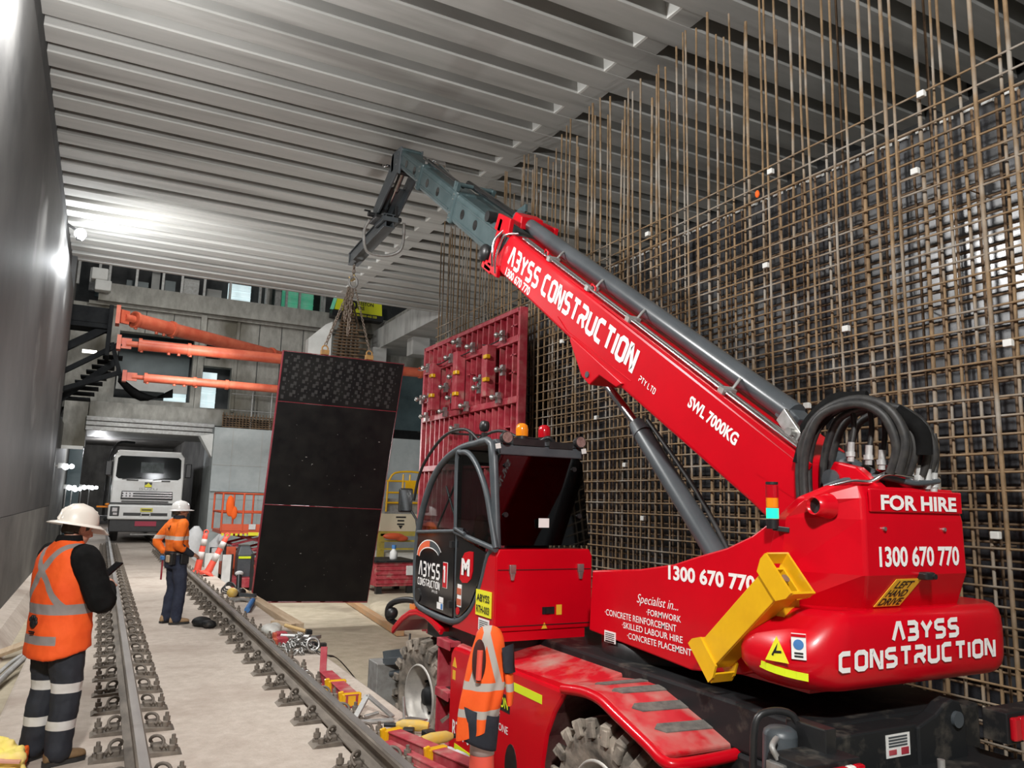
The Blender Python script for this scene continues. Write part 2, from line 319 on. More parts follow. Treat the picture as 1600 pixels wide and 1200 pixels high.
X, Y, Z = V(1, 0, 0), V(0, 1, 0), V(0, 0, 1)
def arc(cy, cz, r, a0, a1, n, x): return [(x, cy + r * math.cos(math.radians(a0 + (a1 - a0) * i / n)), cz + r * math.sin(math.radians(a0 + (a1 - a0) * i / n))) for i in range(n + 1)]
def smoothpath(pts, k=4):
    P = [Vector(p) for p in pts]; out = []
    for i in range(len(P) - 1):
        a = P[max(i - 1, 0)]; b = P[i]; c = P[i + 1]; d = P[min(i + 2, len(P) - 1)]
        for j in range(k):
            t = j / k; out.append(0.5 * (2 * b + (c - a) * t + (2 * a - 5 * b + 4 * c - d) * t * t + (3 * b - a - 3 * c + d) * t ** 3))
    out.append(P[-1]); return out

# ================================================================== SETTING
FZ = -0.7                                                        # lower floor
m = MB(); m.box(-0.58, 2.55, -6, 60, -0.9, 0.0); struct('floor', m, CONCS, bevel=0.03)
m = MB(); m.box(2.55, 14, -6, 60, -1.2, FZ); struct('floor', m, SAND)
m = MB(); m.box(-1.6, -0.58, -6, 60, -1.2, -0.16); struct('floor', m, SAND)
m = MB(); m.prism('y', [(-1.2, -0.16), (-1.2, 0.06), (-1.02, 0.02), (-0.86, -0.16)], -6, 24.3); struct('trim_1', m, CONCS)
# ceiling: precast units 0.735 m apart with an open slot between, a closed strip at the future wall line
m = MB(); m.cur = 0; m.box(-1.7, 13, -6, 24.3, 8.74, 9.1)
y = 7.24 - 0.735 * 17; k = 0
while y < 24.2:
    y1 = y + 0.735; g = 0.29
    m.cur = 0; m.prism('x', [(y + g, 8.30), (min(y1, 24.3), 8.30), (min(y1, 24.3), 8.74), (y + g + 0.03, 8.74)], -1.6, 13)
    m.prism('x', [(y - 0.02, 8.305), (y + g + 0.02, 8.305), (y + g + 0.02, 8.74), (y - 0.02, 8.74)], 6.14, 6.5)
    m.cur = 1; m.box(6.10, 6.139, y + .005, y + g + .02, 8.306, 8.735)
    y = y1
struct('ceiling', m, [CONC, CONCP])
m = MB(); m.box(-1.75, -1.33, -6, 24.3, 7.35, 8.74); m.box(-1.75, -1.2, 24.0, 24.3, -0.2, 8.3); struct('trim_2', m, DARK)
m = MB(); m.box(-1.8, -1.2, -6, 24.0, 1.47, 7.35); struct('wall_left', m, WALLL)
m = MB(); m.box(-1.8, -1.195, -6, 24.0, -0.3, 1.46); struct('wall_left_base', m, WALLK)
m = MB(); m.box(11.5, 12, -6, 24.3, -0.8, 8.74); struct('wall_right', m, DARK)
# shaft beyond the deck: back wall with openings, capping strip, window band, portal
def holed(mb, Y0, Y1, x0, x1, z0, z1, holes):
    xs = sorted({x0, x1, *[h[0] for h in holes], *[h[1] for h in holes]}); zs = sorted({z0, z1, *[h[2] for h in holes], *[h[3] for h in holes]})
    for a, b in zip(xs, xs[1:]):
        for c, d in zip(zs, zs[1:]):
            if not any(h[0] <= a and b <= h[1] and h[2] <= c and d <= h[3] for h in holes): mb.box(a, b, Y0, Y1, c, d)
m = MB(); holed(m, 33, 33.5, -3, 16, 4.95, 9.0, [(0.05, 2.75, 5.45, 8.05), (3.15, 4.25, 5.3, 7.0), (3.2, 3.75, 7.3, 7.95), (10.6, 12.6, 4.95, 7.4)]); struct('wall_back', m, CONCW)
m = MB(); m.box(-0.8, 16, 32.55, 33.0, 9.05, 9.75); m.box(-1.1, 16, 32.8, 33.0, 8.93, 9.05); struct('trim_3', m, CONCW)
for x0, z0, z1 in [(-0.95, 9.35, 9.75), (-1.1, 9.75, 10.2)]:
    m = MB(); m.box(x0, x0 + 0.55, 32.2, 32.7, z0, z1); struct('trim_4', m, CONCP, bevel=0.04)
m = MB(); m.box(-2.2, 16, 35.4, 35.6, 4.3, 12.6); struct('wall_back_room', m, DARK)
m = MB(); m.box(0.1, 2.75, 34.6, 34.8, 6.6, 8.1); m.box(-1, 16, 34.9, 35.1, 9.7, 10.1); struct('wall_back_cladding', m, DARKT)
m = MB(); m.box(0.1, 2.7, 34.0, 34.1, 5.9, 6.5); m.box(-1.0, 2.9, 33.4, 34.2, 5.25, 5.45); struct('trim_5', m, CONCP)
for i, (xa, xb_, za, zb, mm) in enumerate([(4.05, 5.0, 9.85, 11.0, WINE), (6.35, 7.75, 9.8, 11.2, GRNE), (3.2, 3.9, 5.3, 7.0, WINE), (0.15, 0.6, 7.35, 8.0, WINE), (-0.9, -0.4, 5.2, 6.2, WINE), (10.15, 10.9, 9.6, 11.0, GRNE), (1.9, 2.75, 5.5, 6.2, WINE)]):
    m = MB(); m.box(xa, xb_, 34.8, 34.88, za, zb)
    for q in range(1, 4): m.box(xa, xb_, 34.74, 34.8, za + (zb - za) * q / 4 - 0.02, za + (zb - za) * q / 4 + 0.02)
    struct('window_%d' % (i + 1), m, mm)
m = MB()
for x in (-1.6, -0.9, -0.55, 0.4, 1.35, 2.05, 2.9, 3.9, 5.1, 5.35, 6.2, 6.75, 7.7): m.box(x, x + 0.09, 33.1, 33.25, 9.7, 12)
m.box(-2, 16, 33.0, 33.4, 11.3, 12.4); m.box(-2, 7.8, 33.1, 33.2, 10.75, 10.82)
struct('trim_6', m, GALV)
m = MB(); m.box(-1.6, 7, 32.5, 32.6, 10.95, 11.02); struct('trim_7', m, CONCP)
for i_, (x0_, x1_, z1_, mm_) in enumerate([(-1.2, -.75, 10.6, GALV), (.1, .9, 10.3, DARKT), (1.0, 1.3, 11, CONC), (1.5, 1.9, 10.5, DARKT), (2.2, 2.8, 10.7, GALV), (3.1, 3.7, 10.4, CONC), (5.5, 5.75, 11.2, CONCW), (5.9, 6.15, 11, GALV), (8.0, 8.1, 11, CONC)]):
    m = MB(); m.box(x0_, x1_, 33.9, 34.1, 9.7, z1_); struct('wall_back_fitting', m, mm_)
m = MB(); m.box(2.9, 3.12, 32.75, 33.0, 4.95, 9.0); m.box(4.3, 4.42, 32.9, 33.0, 5.2, 9.0); struct('trim_19', m, CONCW)
m = MB()
for x_ in (.9, 1.9, 5.2, 6.1, 7.0): m.box(x_, x_ + .03, 32.985, 33.0, 8.05 if x_ < 3 else 4.95, 8.93)
struct('trim_20', m, DARK)
# portal: lintel, grey duct soffit, pale buttress on its right, tunnel beyond
m = MB(); m.box(-0.7, 4.0, 32.4, 33.4, 4.55, 5.2); struct('trim_8', m, CONCW, bevel=0.03)
m = MB()
for z in (4.1, 4.28, 4.46): m.box(-0.75, 3.7, 32.3, 36, z, z + 0.16)
struct('trim_9', m, GALV, bevel=0.02)
m = MB(); m.box(3.62, 16, 31.6, 34.5, -0.8, 4.45); m.box(3.62, 6.2, 31.5, 31.6, 2.0, 2.02); struct('wall_portal', m, CONCB, bevel=0.05)
m = MB(); m.prism('y', [(3.62, 3.3), (3.62, 4.2), (3.15, 4.1)], 31.9, 32.6); struct('trim_10', m, CONCP)
m = MB()
for x in (4.3, 5.4, 6.6): m.box(x, x + 0.02, 31.585, 31.6, -0.7, 4.4)
for z in (0.5, 1.7, 3.0): m.box(3.64, 9, 31.585, 31.6, z, z + 0.02)
struct('trim_11', m, CONC)
m = MB(); m.box(3.62, 4.2, 34.5, 60, -0.8, 4.6); m.box(-2, 4.2, 33.5, 60, 4.6, 5.0); m.box(-2, 4.2, 52, 52.5, -0.8, 4.6); struct('wall_tunnel', m, WALLK)
m = MB(); m.box(-2.4, -1.45, 24.3, 52, -0.3, 4.3); struct('wall_tunnel_left', m, WALLK)
m = MB(); m.box(-1.44, -.9, 40.0, 40.3, -.2, 4.2); struct('trim_18', m, DARKT)  # dark panel standing in for the shade of a tunnel recess
m = MB(); m.box(-2.4, -1.6, 24.3, 33.5, 4.3, 12.5); struct('wall_shaft_left', m, WALLK)
m = MB(); m.box(-1.5, -0.72, 32.4, 33.4, 3.5, 5.6); struct('trim_12', m, CONCW)
m = MB(); m.box(-1.45, -0.75, 32.35, 32.4, 3.38, 3.5); struct('trim_13', m, CONCP)
# edge beam and columns on the right of the shaft
m = MB(); m.box(10.0, 12.5, 24.6, 33, 8.3, 9.2); struct('trim_14', m, CONC)
m = MB(); m.box(10.3, 12.5, 24.4, 33, 9.2, 9.55); struct('trim_15', m, CONCW)
m = MB(); m.box(9.7, 10.3, 31.6, 32.5, 4.4, 8.3); m.box(10.4, 11.1, 28.6, 29.3, 7.6, 8.3); struct('trim_16', m, CONC)
m = MB(); m.box(10.55, 16, 32.9, 33.0, 4.95, 7.4); struct('window_8', m, DARKT)
m = MB(); m.box(9.6, 16, 24.6, 24.9, 9.55, 10); struct('trim_17', m, CONC)

# ================================================================== TRACK
def rail(x, label):
    t = thing('rail', label, 'rail', (x, 20, 0.03))
    m = MB(); prof = [(-.07, 0), (.07, 0), (.07, .012), (.012, .03), (.010, .115), (.036, .128), (.036, .16), (.028, .17), (-.028, .17), (-.036, .16), (-.036, .128), (-.010, .115), (-.012, .03), (-.07, .012)]
    m.prism('y', [(x + a * 1.15, 0.03 + b * 0.95) for a, b in prof], -2, 42); m.build('rail_profile', RAILM, t)
    m = MB(); m.box(x - .03, x + .03, -2, 42, .03 + .1605, .03 + .166); m.build('running_surface', RAILT, t, label='worn rolled top of the rail head')
rail(0.39, 'left steel rail running from the foreground worker to the truck')
rail(1.87, 'right steel rail beside the scattered tools, with the slab edge on its other side')
def fastener(loc, label, group):
    t = local(thing('rail_fastener', label, 'rail fastener', loc, group))
    m = MB(); m.prism('y', [(-.30, 0), (.30, 0), (.27, .022), (.10, .03), (-.10, .03), (-.27, .022)], -.085, .085); m.build('baseplate', RAILM, t)
    for sx in (-1, 1):
        m = MB(); m.box(sx * .15 - .045, sx * .15 + .045, -.035, .035, .02, .065); m.build('shoulder', RAILM, t, bevel=.01)
        m = MB(); m.tube([(sx * (.135 + .042 * math.cos(a)), -.045 + .014 * i_, .078 + .036 * math.sin(a)) for i_, a in enumerate([math.radians(q) for q in range(-60, 230, 26)])], .0125, 6); m.tube([(sx * .10, .06, .05), (sx * .17, .0, .07), (sx * .20, -.05, .05)], .014, 6); m.build('clip', RAILM, t)
        m = MB(); m.cyl((sx * .245, .03, .015), (sx * .245, .03, .115), .014, 8); m.cyl((sx * .245, .03, .05), (sx * .245, .03, .085), .027, 6); m.cyl((sx * .245, .03, .015), (sx * .245, .03, .04), .034, 8); m.cyl((sx * .23, -.045, .015), (sx * .23, -.045, .06), .024, 6); m.build('bolt', RAILM, t)
    return t
f0 = fastener((0.39, 5.10, 0.0), 'dusty spring clip fastener in the row under the left rail', 'rail fasteners along the left rail')
for i in range(1, 40): dup(f0, (0.39, 5.10 + .655 * i, 0))
for i in range(0, 36): dup(f0, (1.87, 4.86 + .65 * i, 0), None, 'dusty spring clip fastener in the row under the right rail', 'rail fasteners along the right rail')

# ================================================================== REINFORCEMENT WALL
RX = 6.25
def wob(a, b, n, amp):
    a = Vector(a); b = Vector(b); return [a.lerp(b, i / n) + Vector((random.uniform(-amp, amp), random.uniform(-amp, amp), 0)) * (0 if i == 0 else 1) for i in range(n + 1)]
cage = thing('reinforcement_mat', 'tall rusty mat of upright and level bars nearest the crane, reaching almost to the deck', 'rebar', (RX, 9, FZ))
back = thing('reinforcement_mat', 'darker second mat of rusty bars between the front mat and the black formwork', 'rebar', (RX + .33, 9, FZ))
ys = [2.3 + .146 * i for i in range(92)]
for i, yy in enumerate(ys):
    top = random.choice([7.75, 7.85, 7.95, 8.05, 8.12]) - (0.25 if random.random() < .15 else 0)
    le = random.uniform(-.05, .05); m = MB(); r = random.choice([.012, .014, .014, .016, .019])
    m.tube(wob((RX + .012, yy, FZ), (RX + .012 + random.uniform(-.05, .05), yy + le, top), 5, .012), r, 6); m.build('upright_bar', RUST, cage, fixn=False)
k = 0; zz = FZ + .08; rows = []
while zz < 5.48: rows.append(zz); zz += .148
for z in rows + [5.62]:
    m = MB(); m.tube(wob((RX - .012, 2.0, z), (RX - .012, 15.7, z + random.uniform(-.02, .02)), 12, .006), .0105, 5); m.build('level_bar', RUST, cage, fixn=False)
for y_, z_ in [(4.2, 4.9), (6.0, 4.5), (8.1, 5.5), (5.9, 5.55), (4.1, 5.6), (7.4, 3.1), (5.0, 3.6), (6.4, 2.5), (4.4, 2.35), (8.6, 2.4), (9.3, 3.1), (10.3, 4.4), (7.0, 1.6), (8.2, 1.7), (10.4, 2.7), (3.7, 1.7), (5.5, 2.9), (3.5, 3.2)]:
    m = MB(); m.box(RX - .05, RX + .0, y_ - .035, y_ + .035, z_ - .03, z_ + .03); m.build('concrete_spacer', CONCP, cage, bevel=.008)
m = MB(); m.ball((RX - .03, 6.1, 5.36), (.02, .03, .045)); m.build('marker_tag', ORF, cage, label='small orange tag tied at the top')
for i in range(70):
    yy = 2.35 + .19 * i; m = MB(); m.tube(wob((RX + .33, yy, FZ), (RX + .33 + random.uniform(-.03, .03), yy + random.uniform(-.04, .04), 5.45 if i % 5 else 7.5), 4, .01), .013, 5); m.build('upright_bar', RUSTD, back, fixn=False)
for z in rows:
    m = MB(); m.tube(wob((RX + .345, 2.0, z + .035), (RX + .345, 15.7, z + .035), 8, .006), .012, 5); m.build('level_bar', RUSTD, back, fixn=False)
for i in range(12):
    for q in range(0, 40, 5):
        yy = 2.5 + 1.05 * i + .2 * (q % 2); m = MB(); m.tube([(RX, yy, rows[q] + .012), (RX + .34, yy + .01, rows[q] + .012)], .007, 4); m.build('cross_tie', RUSTD, back, fixn=False)
for i in range(11):
    y0 = 1.9 + 1.25 * i
    t = thing('wall_formwork_panel', 'black film faced plywood form standing behind the reinforcement mats', 'formwork', (6.85, y0 + .62, FZ), 'black wall forms behind the reinforcement')
    m = MB()
    for z0, z1 in ((FZ, 1.9), (1.905, 4.3), (4.305, 5.55)): m.box(6.80, 6.83, y0, y0 + 1.235, z0, z1)
    m.build('plywood_face', PLYG, t)
    m = MB()
    for q in range(3): m.box(6.83, 6.98, y0 + .1 + q * .45, y0 + .2 + q * .45, FZ, 5.5)
    m.build('stiffener', DARK, t)
    m = MB()
    for q in range(6): m.box(6.78, 6.84, y0 + .05 + q * .2, y0 + .15 + q * .2, 5.55, 5.60)
    m.build('top_cleat', CONCP, t, label='row of short pale blocks along the top')

# ================================================================== ROTATING TELEHANDLER
T = thing('telehandler', 'big red rotating telehandler crane with white lettering and raised boom beside the reinforcement wall', 'crane', (4.23, 5.9, FZ))
XB = 4.25
def wheel(yc, left, steer=0.0):
    sx = 1 if left else -1; xc = 3.21 if left else 5.25; zc = -0.12; n = 40
    Mx = Matrix.Translation((xc, yc, zc)) @ Matrix.Rotation(math.radians(steer), 4, 'Z')
    m = MB(); m.lathe([(.30, -.16 * sx), (.40, -.20 * sx), (.48, -.195 * sx), (.522, -.15 * sx), (.53, 0), (.522, .15 * sx), (.48, .195 * sx), (.40, .20 * sx), (.30, .16 * sx)], (0, 0, 0), 'x', n)
    for k in range(20):
        for s in (-1, 1):
            a = 2 * PI * (k + (0.5 if s > 0 else 0)) / 20
            def P(x, r, an): return Vector((x, r * math.cos(an), r * math.sin(an)))
            b = a + .20
            u = P(0, 1, (a + b) / 2)
            m.bar(P(.015 * s, .548, a), P(.205 * s, .545, b), .075, .062, u)
            m.bar(P(.20 * s, .555, b), P(.207 * s, .455, b + .05), .07, .03, (s, 0, 0))
    t = m.xf(Mx).build('tyre', TYRE, T, bevel=.006, seg=1)
    m = MB(); m.lathe([(.325, -.165 * sx), (.315, -.185 * sx), (.30, -.18 * sx), (.285, -.10 * sx), (.27, -.02 * sx), (.235, .03 * sx), (.20, .02 * sx), (.10, .0), (.0001, .0)], (0, 0, 0), 'x', n)
    m.xf(Mx).build('rim', RIM, t)
    m = MB(); m.lathe([(.16, .01 * sx), (.15, -.04 * sx), (.10, -.06 * sx), (.08, -.11 * sx), (.0001, -.115 * sx)], (0, 0, 0), 'x', 20)
    for k in range(10): a = 2 * PI * k / 10; m.cyl((0, .19 * math.cos(a), .19 * math.sin(a)), (-.03 * sx, .19 * math.cos(a), .19 * math.sin(a)), .016, 6)
    m.xf(Mx).build('hub', CHASS, t)
wheel(7.72, True, 5); wheel(4.47, True); wheel(7.72, False, 5); wheel(4.47, False)
# chassis
m = MB(); m.box(3.48, 4.98, 3.1, 8.5, -.38, .42); m.box(3.5, 4.96, 3.12, 8.1, .42, .70); m.box(3.42, 5.04, 7.5, 7.95, -.3, .1); m.box(3.42, 5.04, 4.25, 4.7, -.3, .1)
m.box(3.9, 4.56, 8.4, 8.9, -.2, .45)
m.build('chassis', CHASS, T, bevel=.02)
m = MB(); m.lathe([(.62, 0), (.62, .11), (.5, .14), (.0001, .14)], (4.23, 5.1, .70), 'z', 40); m.build('slew_ring', BLK, T)
arch = [(6.86, .46), (6.86, -.30), (6.80, -.38), (5.2, -.38), (5.14, -.2), (5.13, 0), (5.08, .2), (4.98, .38), (4.84, .54), (4.9, .56), (6.8, .53)]
m = MB(); m.prism('x', arch, 3.0, 3.5); sp = m.build('side_panel', RED, T, bevel=.025)
m = MB(); m.prism('y', [(3.01, .50), (3.06, .545), (3.5, .64), (3.95, .64), (3.95, .5)], 4.86, 6.82); m.build('dusty_hood', REDD, T, bevel=.015)
m = MB(); m.prism('x', [(a, b) for a, b in arch], 5.0, 5.46); m.build('side_panel', RED, T, bevel=.025)
m = MB(); q = [(5.196, -.378), (5.136, -.2), (5.126, 0), (5.076, .2), (4.976, .378), (4.836, .536)]
m.loft([[(3.015, a_, b_), (3.49, a_, b_)] for a_, b_ in q], False, False); m.f = m.f[:]; m.build('wheel_arch_liner', mat('arch_dirt', (.20, .10, .085), (.10, .012, .018), .85, scale=5), T, solid=.006)
# steps
m = MB()
m.box(3.0, 3.34, 7.14, 7.17, -.40, .56); m.box(3.30, 3.34, 6.86, 7.15, -.4, .6)
for z in (.54, .09, -.36): m.box(3.0, 3.34, 6.86, 7.15, z - .03, z + .02); m.box(2.985, 3.0, 6.86, 7.17, z - .06, z + .02)
st = m.build('access_step', REDF, T, bevel=.006)
m = MB()
for z in (.54, .09, -.36):
    for q in (3.06, 3.18): m.box(q, q + .07, 6.92, 7.09, z + .0205, z + .023)
m.build('tread_hole', BLK, st)
# front fender
def ribbon_prof(mb, prof, x0, x1, th):
    n = len(prof); up = []
    for i in range(n):
        a = Vector(prof[max(i - 1, 0)]); b = Vector(prof[min(i + 1, n - 1)]); d = (b - a).normalized(); up.append(Vector(prof[i]) + Vector((-d.y, d.x)) * (th if d.x < 0 else -th) * -1)
    poly = [tuple(p) for p in prof] + [tuple(p) for p in reversed(up)]
    mb.prism('x', poly, x0, x1)
ff = [(8.52, .40), (8.40, .47), (8.22, .57), (8.0, .655), (7.8, .69), (7.55, .69), (7.35, .655), (7.15, .60)]
m = MB(); ribbon_prof(m, ff, 3.0, 3.48, .05); m.build('front_fender', RED, T, bevel=.018)
m = MB(); m.tube([(3.02, a, b + .0) for a, b in ff], .022, 8); m.build('fender_edge', RED, T)
m = MB(); m.tube(smoothpath([(3.35, 8.15, .68), (3.2, 8.5, .74), (3.1, 8.85, .66), (3.1, 8.95, .5), (3.2, 8.8, .42)], 5), .035, 8); m.ball((3.12, 8.86, .55), (.07, .05, .07)); m.build('front_lamp_hood', BLK, T)
m = MB(); m.box(3.08, 3.2, 8.02, 8.2, .69, .74); m.build('amber_marker', AMB, T)
m = MB(); m.tube(smoothpath([(3.1, 8.2, .42), (3.05, 8.05, .32), (3.1, 7.9, .42)], 5), .012, 6); m.build('hanging_cable', RUB, T)
# rear fender
rf = [(4.86, .57), (4.6, .605), (4.4, .60), (4.24, .555), (4.05, .50), (3.88, .45), (3.76, .41)]
m = MB(); ribbon_prof(m, rf, 3.0, 3.86, .04); rfo = m.build('rear_fender', REDD, T, bevel=.012)
m = MB(); m.tube(smoothpath([(3.0, a, b) for a, b in rf] + [(3.06, 3.70, .40), (3.4, 3.70, .40), (3.86, 3.74, .415)], 3), .036, 8); m.build('fender_edge', RED, rfo)
def rfz(y):
    for (a, b), (c, d) in zip(rf, rf[1:]):
        if c <= y <= a: return d + (b - d) * (y - c) / (a - c)
    return .4
for y in (4.62, 4.42, 4.2, 3.97):
    m = MB(); L_ = []; yy = y
    m.add([(x_, y_ - (x_ - 3.1) * .06, rfz(max(3.77, y_ - (x_ - 3.1) * .06)) + h) for h in (.0, .048) for x_, y_ in ((3.1, y), (3.15, y + .045), (3.68, y + .045), (3.74, y), (3.68, y - .045), (3.15, y - .045))],
          [(0, 1, 2, 3, 4, 5), (6, 7, 8, 9, 10, 11)] + [(i, (i + 1) % 6, 6 + (i + 1) % 6, 6 + i) for i in range(6)])
    m.build('grip_strip', mat('grip_strip', (.09, .085, .078), (.17, .155, .135), .9, scale=20), rfo)
m = MB(); ribbon_prof(m, rf, 4.6, 5.46, .04); m.build('rear_fender', REDD, T, bevel=.012)
# rear beam, lamps, stabiliser
m = MB(); m.box(3.25, 4.5, 2.95, 3.1, .30, .70); m.prism('y', [(4.10, .69), (4.26, .74), (4.34, .79), (4.41, .81), (4.48, .79), (4.52, .70), (4.54, .4), (4.10, .4)], 2.93, 3.02); m.box(3.3, 4.75, 2.72, 3.2, .1, .49)
rb = m.build('rear_beam', CHASS, T, bevel=.012)
m = MB(); m.cyl((4.43, 2.91, .70), (4.43, 3.04, .70), .045, 16); m.build('beam_pin', DGREY, rb); m = MB(); m.cyl((4.06, 2.78, .49), (4.06, 2.78, .57), .02, 8); m.build('upright_stud', GALV, rb)
for x0, x1, z0, z1, y0 in ((2.98, 3.34, .53, .69, 2.70), (4.53, 4.98, .61, .775, 2.70)):
    m = MB(); m.box(x0, x1, y0, y0 + (.24 if x0 < 4 else .14), z0, z1); lb = m.build('tail_lamp_box', CHASS, T, bevel=.006)
    m = MB(); q_ = x0 if x0 < 4 else x0 - .04; m.box(q_ + .055, q_ + .12, y0 - .035, y0, z0 + .02, z1 - .02); m.build('indicator_lens', AMB if x0 < 4 else RLENS, lb, bevel=.012)
    m = MB(); m.box(q_ + .12, q_ + .24, y0 - .04, y0, z0 + .02, z1 - .02); m.box(q_ + .29, min(q_ + .35, x1 - .005), y0 - .04, y0, z0 + .02, z1 - .02); m.build('brake_lens', RLENS, lb, bevel=.012)
    m = MB(); m.box(q_ + .24, q_ + .29, y0 - .04, y0, z0 + .02, z1 - .02); m.build('reversing_lens', CLENS, lb, bevel=.012)
m = MB(); m.cyl((3.12, 3.02, .02), (3.15, 3.02, .73), .085, 20); m.lathe([(.085, 0), (.08, .02), (.06, .035), (.0001, .04)], (3.15, 3.02, .73), 'z', 20); cy = m.build('stabiliser_cylinder', DGREY, T)
m = MB(); m.box(2.955, 3.0, 2.82, 2.93, .42, .66); m.build('valve_block', STEEL, cy, bevel=.006)
m = MB(); m.cyl((2.98, 2.86, .60), (3.15, 2.84, .57), .016, 8); m.cyl((2.98, 2.86, .45), (3.12, 2.84, .44), .016, 8); m.tube(smoothpath([(3.15, 2.84, .57), (3.25, 2.82, .52), (3.38, 2.72, .45)], 4), .012, 6); m.tube(smoothpath([(3.0, 2.88, .66), (2.97, 2.9, .72), (3.05, 2.95, .74)], 4), .015, 6); m.build('hydraulic_fitting', GALV, cy)
m = MB(); m.box(3.22, 3.3, 2.8, 3.05, .1, .80); m.tube(smoothpath([(3.02, 3.08, .5), (3.02, 3.06, .78), (3.1, 3.04, .84), (3.22, 3.0, .82), (3.25, 2.96, .7)], 4), .02, 8); m.build('stabiliser_guard', BLK, T, bevel=.01)
m = MB(); m.box(2.93, 3.2, 9.0, 9.07, -.52, .02); m.prism('y', [(2.93, -.5), (3.2, -.5), (3.2, .0), (2.93, .02)], 8.75, 9.0); ob = m.build('outrigger_foot', GALV, T, bevel=.01)
m = MB(); m.bar((3.05, 8.8, .03), (3.5, 7.95, .2), .1, .07); m.bar((3.1, 9.0, .06), (3.6, 8.4, .22), .07, .09); m.cyl((3.1, 8.75, -.1), (3.4, 8.2, .05), .035, 10); m.build('outrigger_arm', DGREY, T)
# slewing upper structure
TP = [(5.46, .85), (5.42, 1.325), (4.78, 1.39), (4.4, 1.455), (4.14, 1.53), (3.87, 1.60), (3.64, 1.69), (3.42, 1.82), (3.42, .95), (3.75, .84), (4.22, .775), (4.6, .80)]
m = MB(); m.prism('x', TP, 3.6, 3.68); tl = m.build('turret_side_plate', RED, T, bevel=.012)
m = MB(); m.prism('x', TP, 4.80, 4.88); m.build('turret_side_plate', RED, T, bevel=.012)
m = MB(); m.box(3.68, 4.8, 3.3, 5.4, .82, 1.25); m.build('turret_floor', RED, T)
def ring(poly, z): return [(a, b, z) for a, b in poly]
m = MB(); m.loft([ring([(3.95, 3.13), (4.80, 3.13), (4.88, 3.3), (4.88, 3.62), (3.598, 3.62), (3.598, 3.52)], 1.26), ring([(3.82, 3.0), (4.73, 3.0), (4.88, 3.2), (4.88, 3.55), (3.598, 3.55), (3.598, 3.42)], 1.50), ring([(3.82, 3.0), (4.72, 3.0), (4.87, 3.2), (4.87, 3.44), (3.598, 3.44), (3.598, 3.36)], 1.81), ring([(3.83, 3.01), (4.69, 3.01), (4.85, 3.2), (4.85, 3.3), (3.62, 3.3), (3.63, 3.25)], 1.93), ring([(3.84, 3.03), (4.67, 3.03), (4.80, 3.12), (4.8, 3.2), (3.74, 3.2), (3.74, 3.12)], 2.0)], True, False)
rh = m.build('rear_hood', RED, T, bevel=.03, seg=3)
m = MB(); m.box(3.862, 4.70, 2.988, 3.004, 1.855, 1.985); m.build('rear_hatch', RED, rh, bevel=.006)
m = MB()
for x_, z_ in ((3.98, 1.76), (4.52, 1.76)): m.cyl((x_, 2.985, z_), (x_, 3.005, z_), .012, 8)
m.build('hatch_bolt', STEEL, rh)
text('FOR HIRE', .69, .088, (3.945, 2.986, 1.866), X, Z, -Y, WHT, rh, bold=.035)
text('1300 670 770', .725, .118, (3.926, 2.998, 1.545), X, Z, -Y, WHT, rh, bold=.03)
_n = V(0, -.879, -.476); _v = V(.46, -.43, .79).normalized(); _o = V(3.99, 3.099, 1.317) + _n * .002
pl = plate(_o, X, _v, _n, .225, .205, OSTK, rh, 'left_hand_drive_sign', .004)
for i, s_ in enumerate(('DRIVE', 'HAND', 'LEFT')):
    text(s_, (.19, .17, .14)[i], .054, _o + X * (.015, .02, .035)[i] + _v * (.010 + .064 * i), X, _v, _n, BLKL, pl, bold=.02, t=.006)
m = MB(); m.box(4.27, 4.36, 2.95, 3.05, 1.47, 1.515); m.cyl((4.34, 2.94, 1.49), (4.34, 2.955, 1.49), .016, 10); m.build('rear_camera', BLK, rh, bevel=.012)
m = MB(); m.lathe([(.075, .06), (.06, 0), (.052, -.06), (.046, -.06), (.046, .02)], (3.66, 3.16, 1.88), 'x', 20); m.build('pipe_stub', RED, tl)
m = MB(); m.lathe([(.045, 0), (.0001, .005)], (3.625, 3.16, 1.88), 'x', 16); m.build('pipe_bore', BLK, tl)
# counterweight
pts = []
for cx, cyy, a0, rr in ((3.63, 3.28, 180, .28), (4.98, 3.27, 270, .27), (5.05, 3.5, 0, .20), (3.53, 3.42, 90, .18)):
    for i in range(7): a = math.radians(a0 + 15 * i); pts.append((cx + rr * math.cos(a), cyy + rr * math.sin(a)))
rings = []
for z, k in ((.885, .80), (.90, .88), (.935, .955), (.99, .99), (1.06, 1.0), (1.15, 1.0), (1.22, .985), (1.265, .95), (1.295, .88), (1.305, .80)):
    ox = (1 - k) * .55; tp = max(0, z - 1.10) * .95 + max(0, .98 - z) * .9
    rings.append([(4.24 + (a - 4.24) * (1 - ox * .45) + max(0, min(1, (3.78 - a) / .43)) * tp, 3.30 + (b - 3.30) * (1 - ox * 1.9), z) for a, b in pts])
m = MB(); m.loft(rings); cw = m.build('counterweight', RED, T)
logo_text('ABYSS', .605, .115, (4.0, 2.997, 1.132), X, V(.05, 0, 1), -Y, WHT, cw, .235)
logo_text('CONSTRUCTION', 1.39, .112, (3.56, 2.997, .998), X, V(.05, 0, 1), -Y, WHT, cw, .235)
def cwp(a, z, o=.0): a = math.radians(a); return V(3.63 + (.281 + o) * math.cos(a), 3.28 + (.281 + o) * math.sin(a), z), V(-math.sin(a), math.cos(a), 0), V(math.cos(a), math.sin(a), 0)
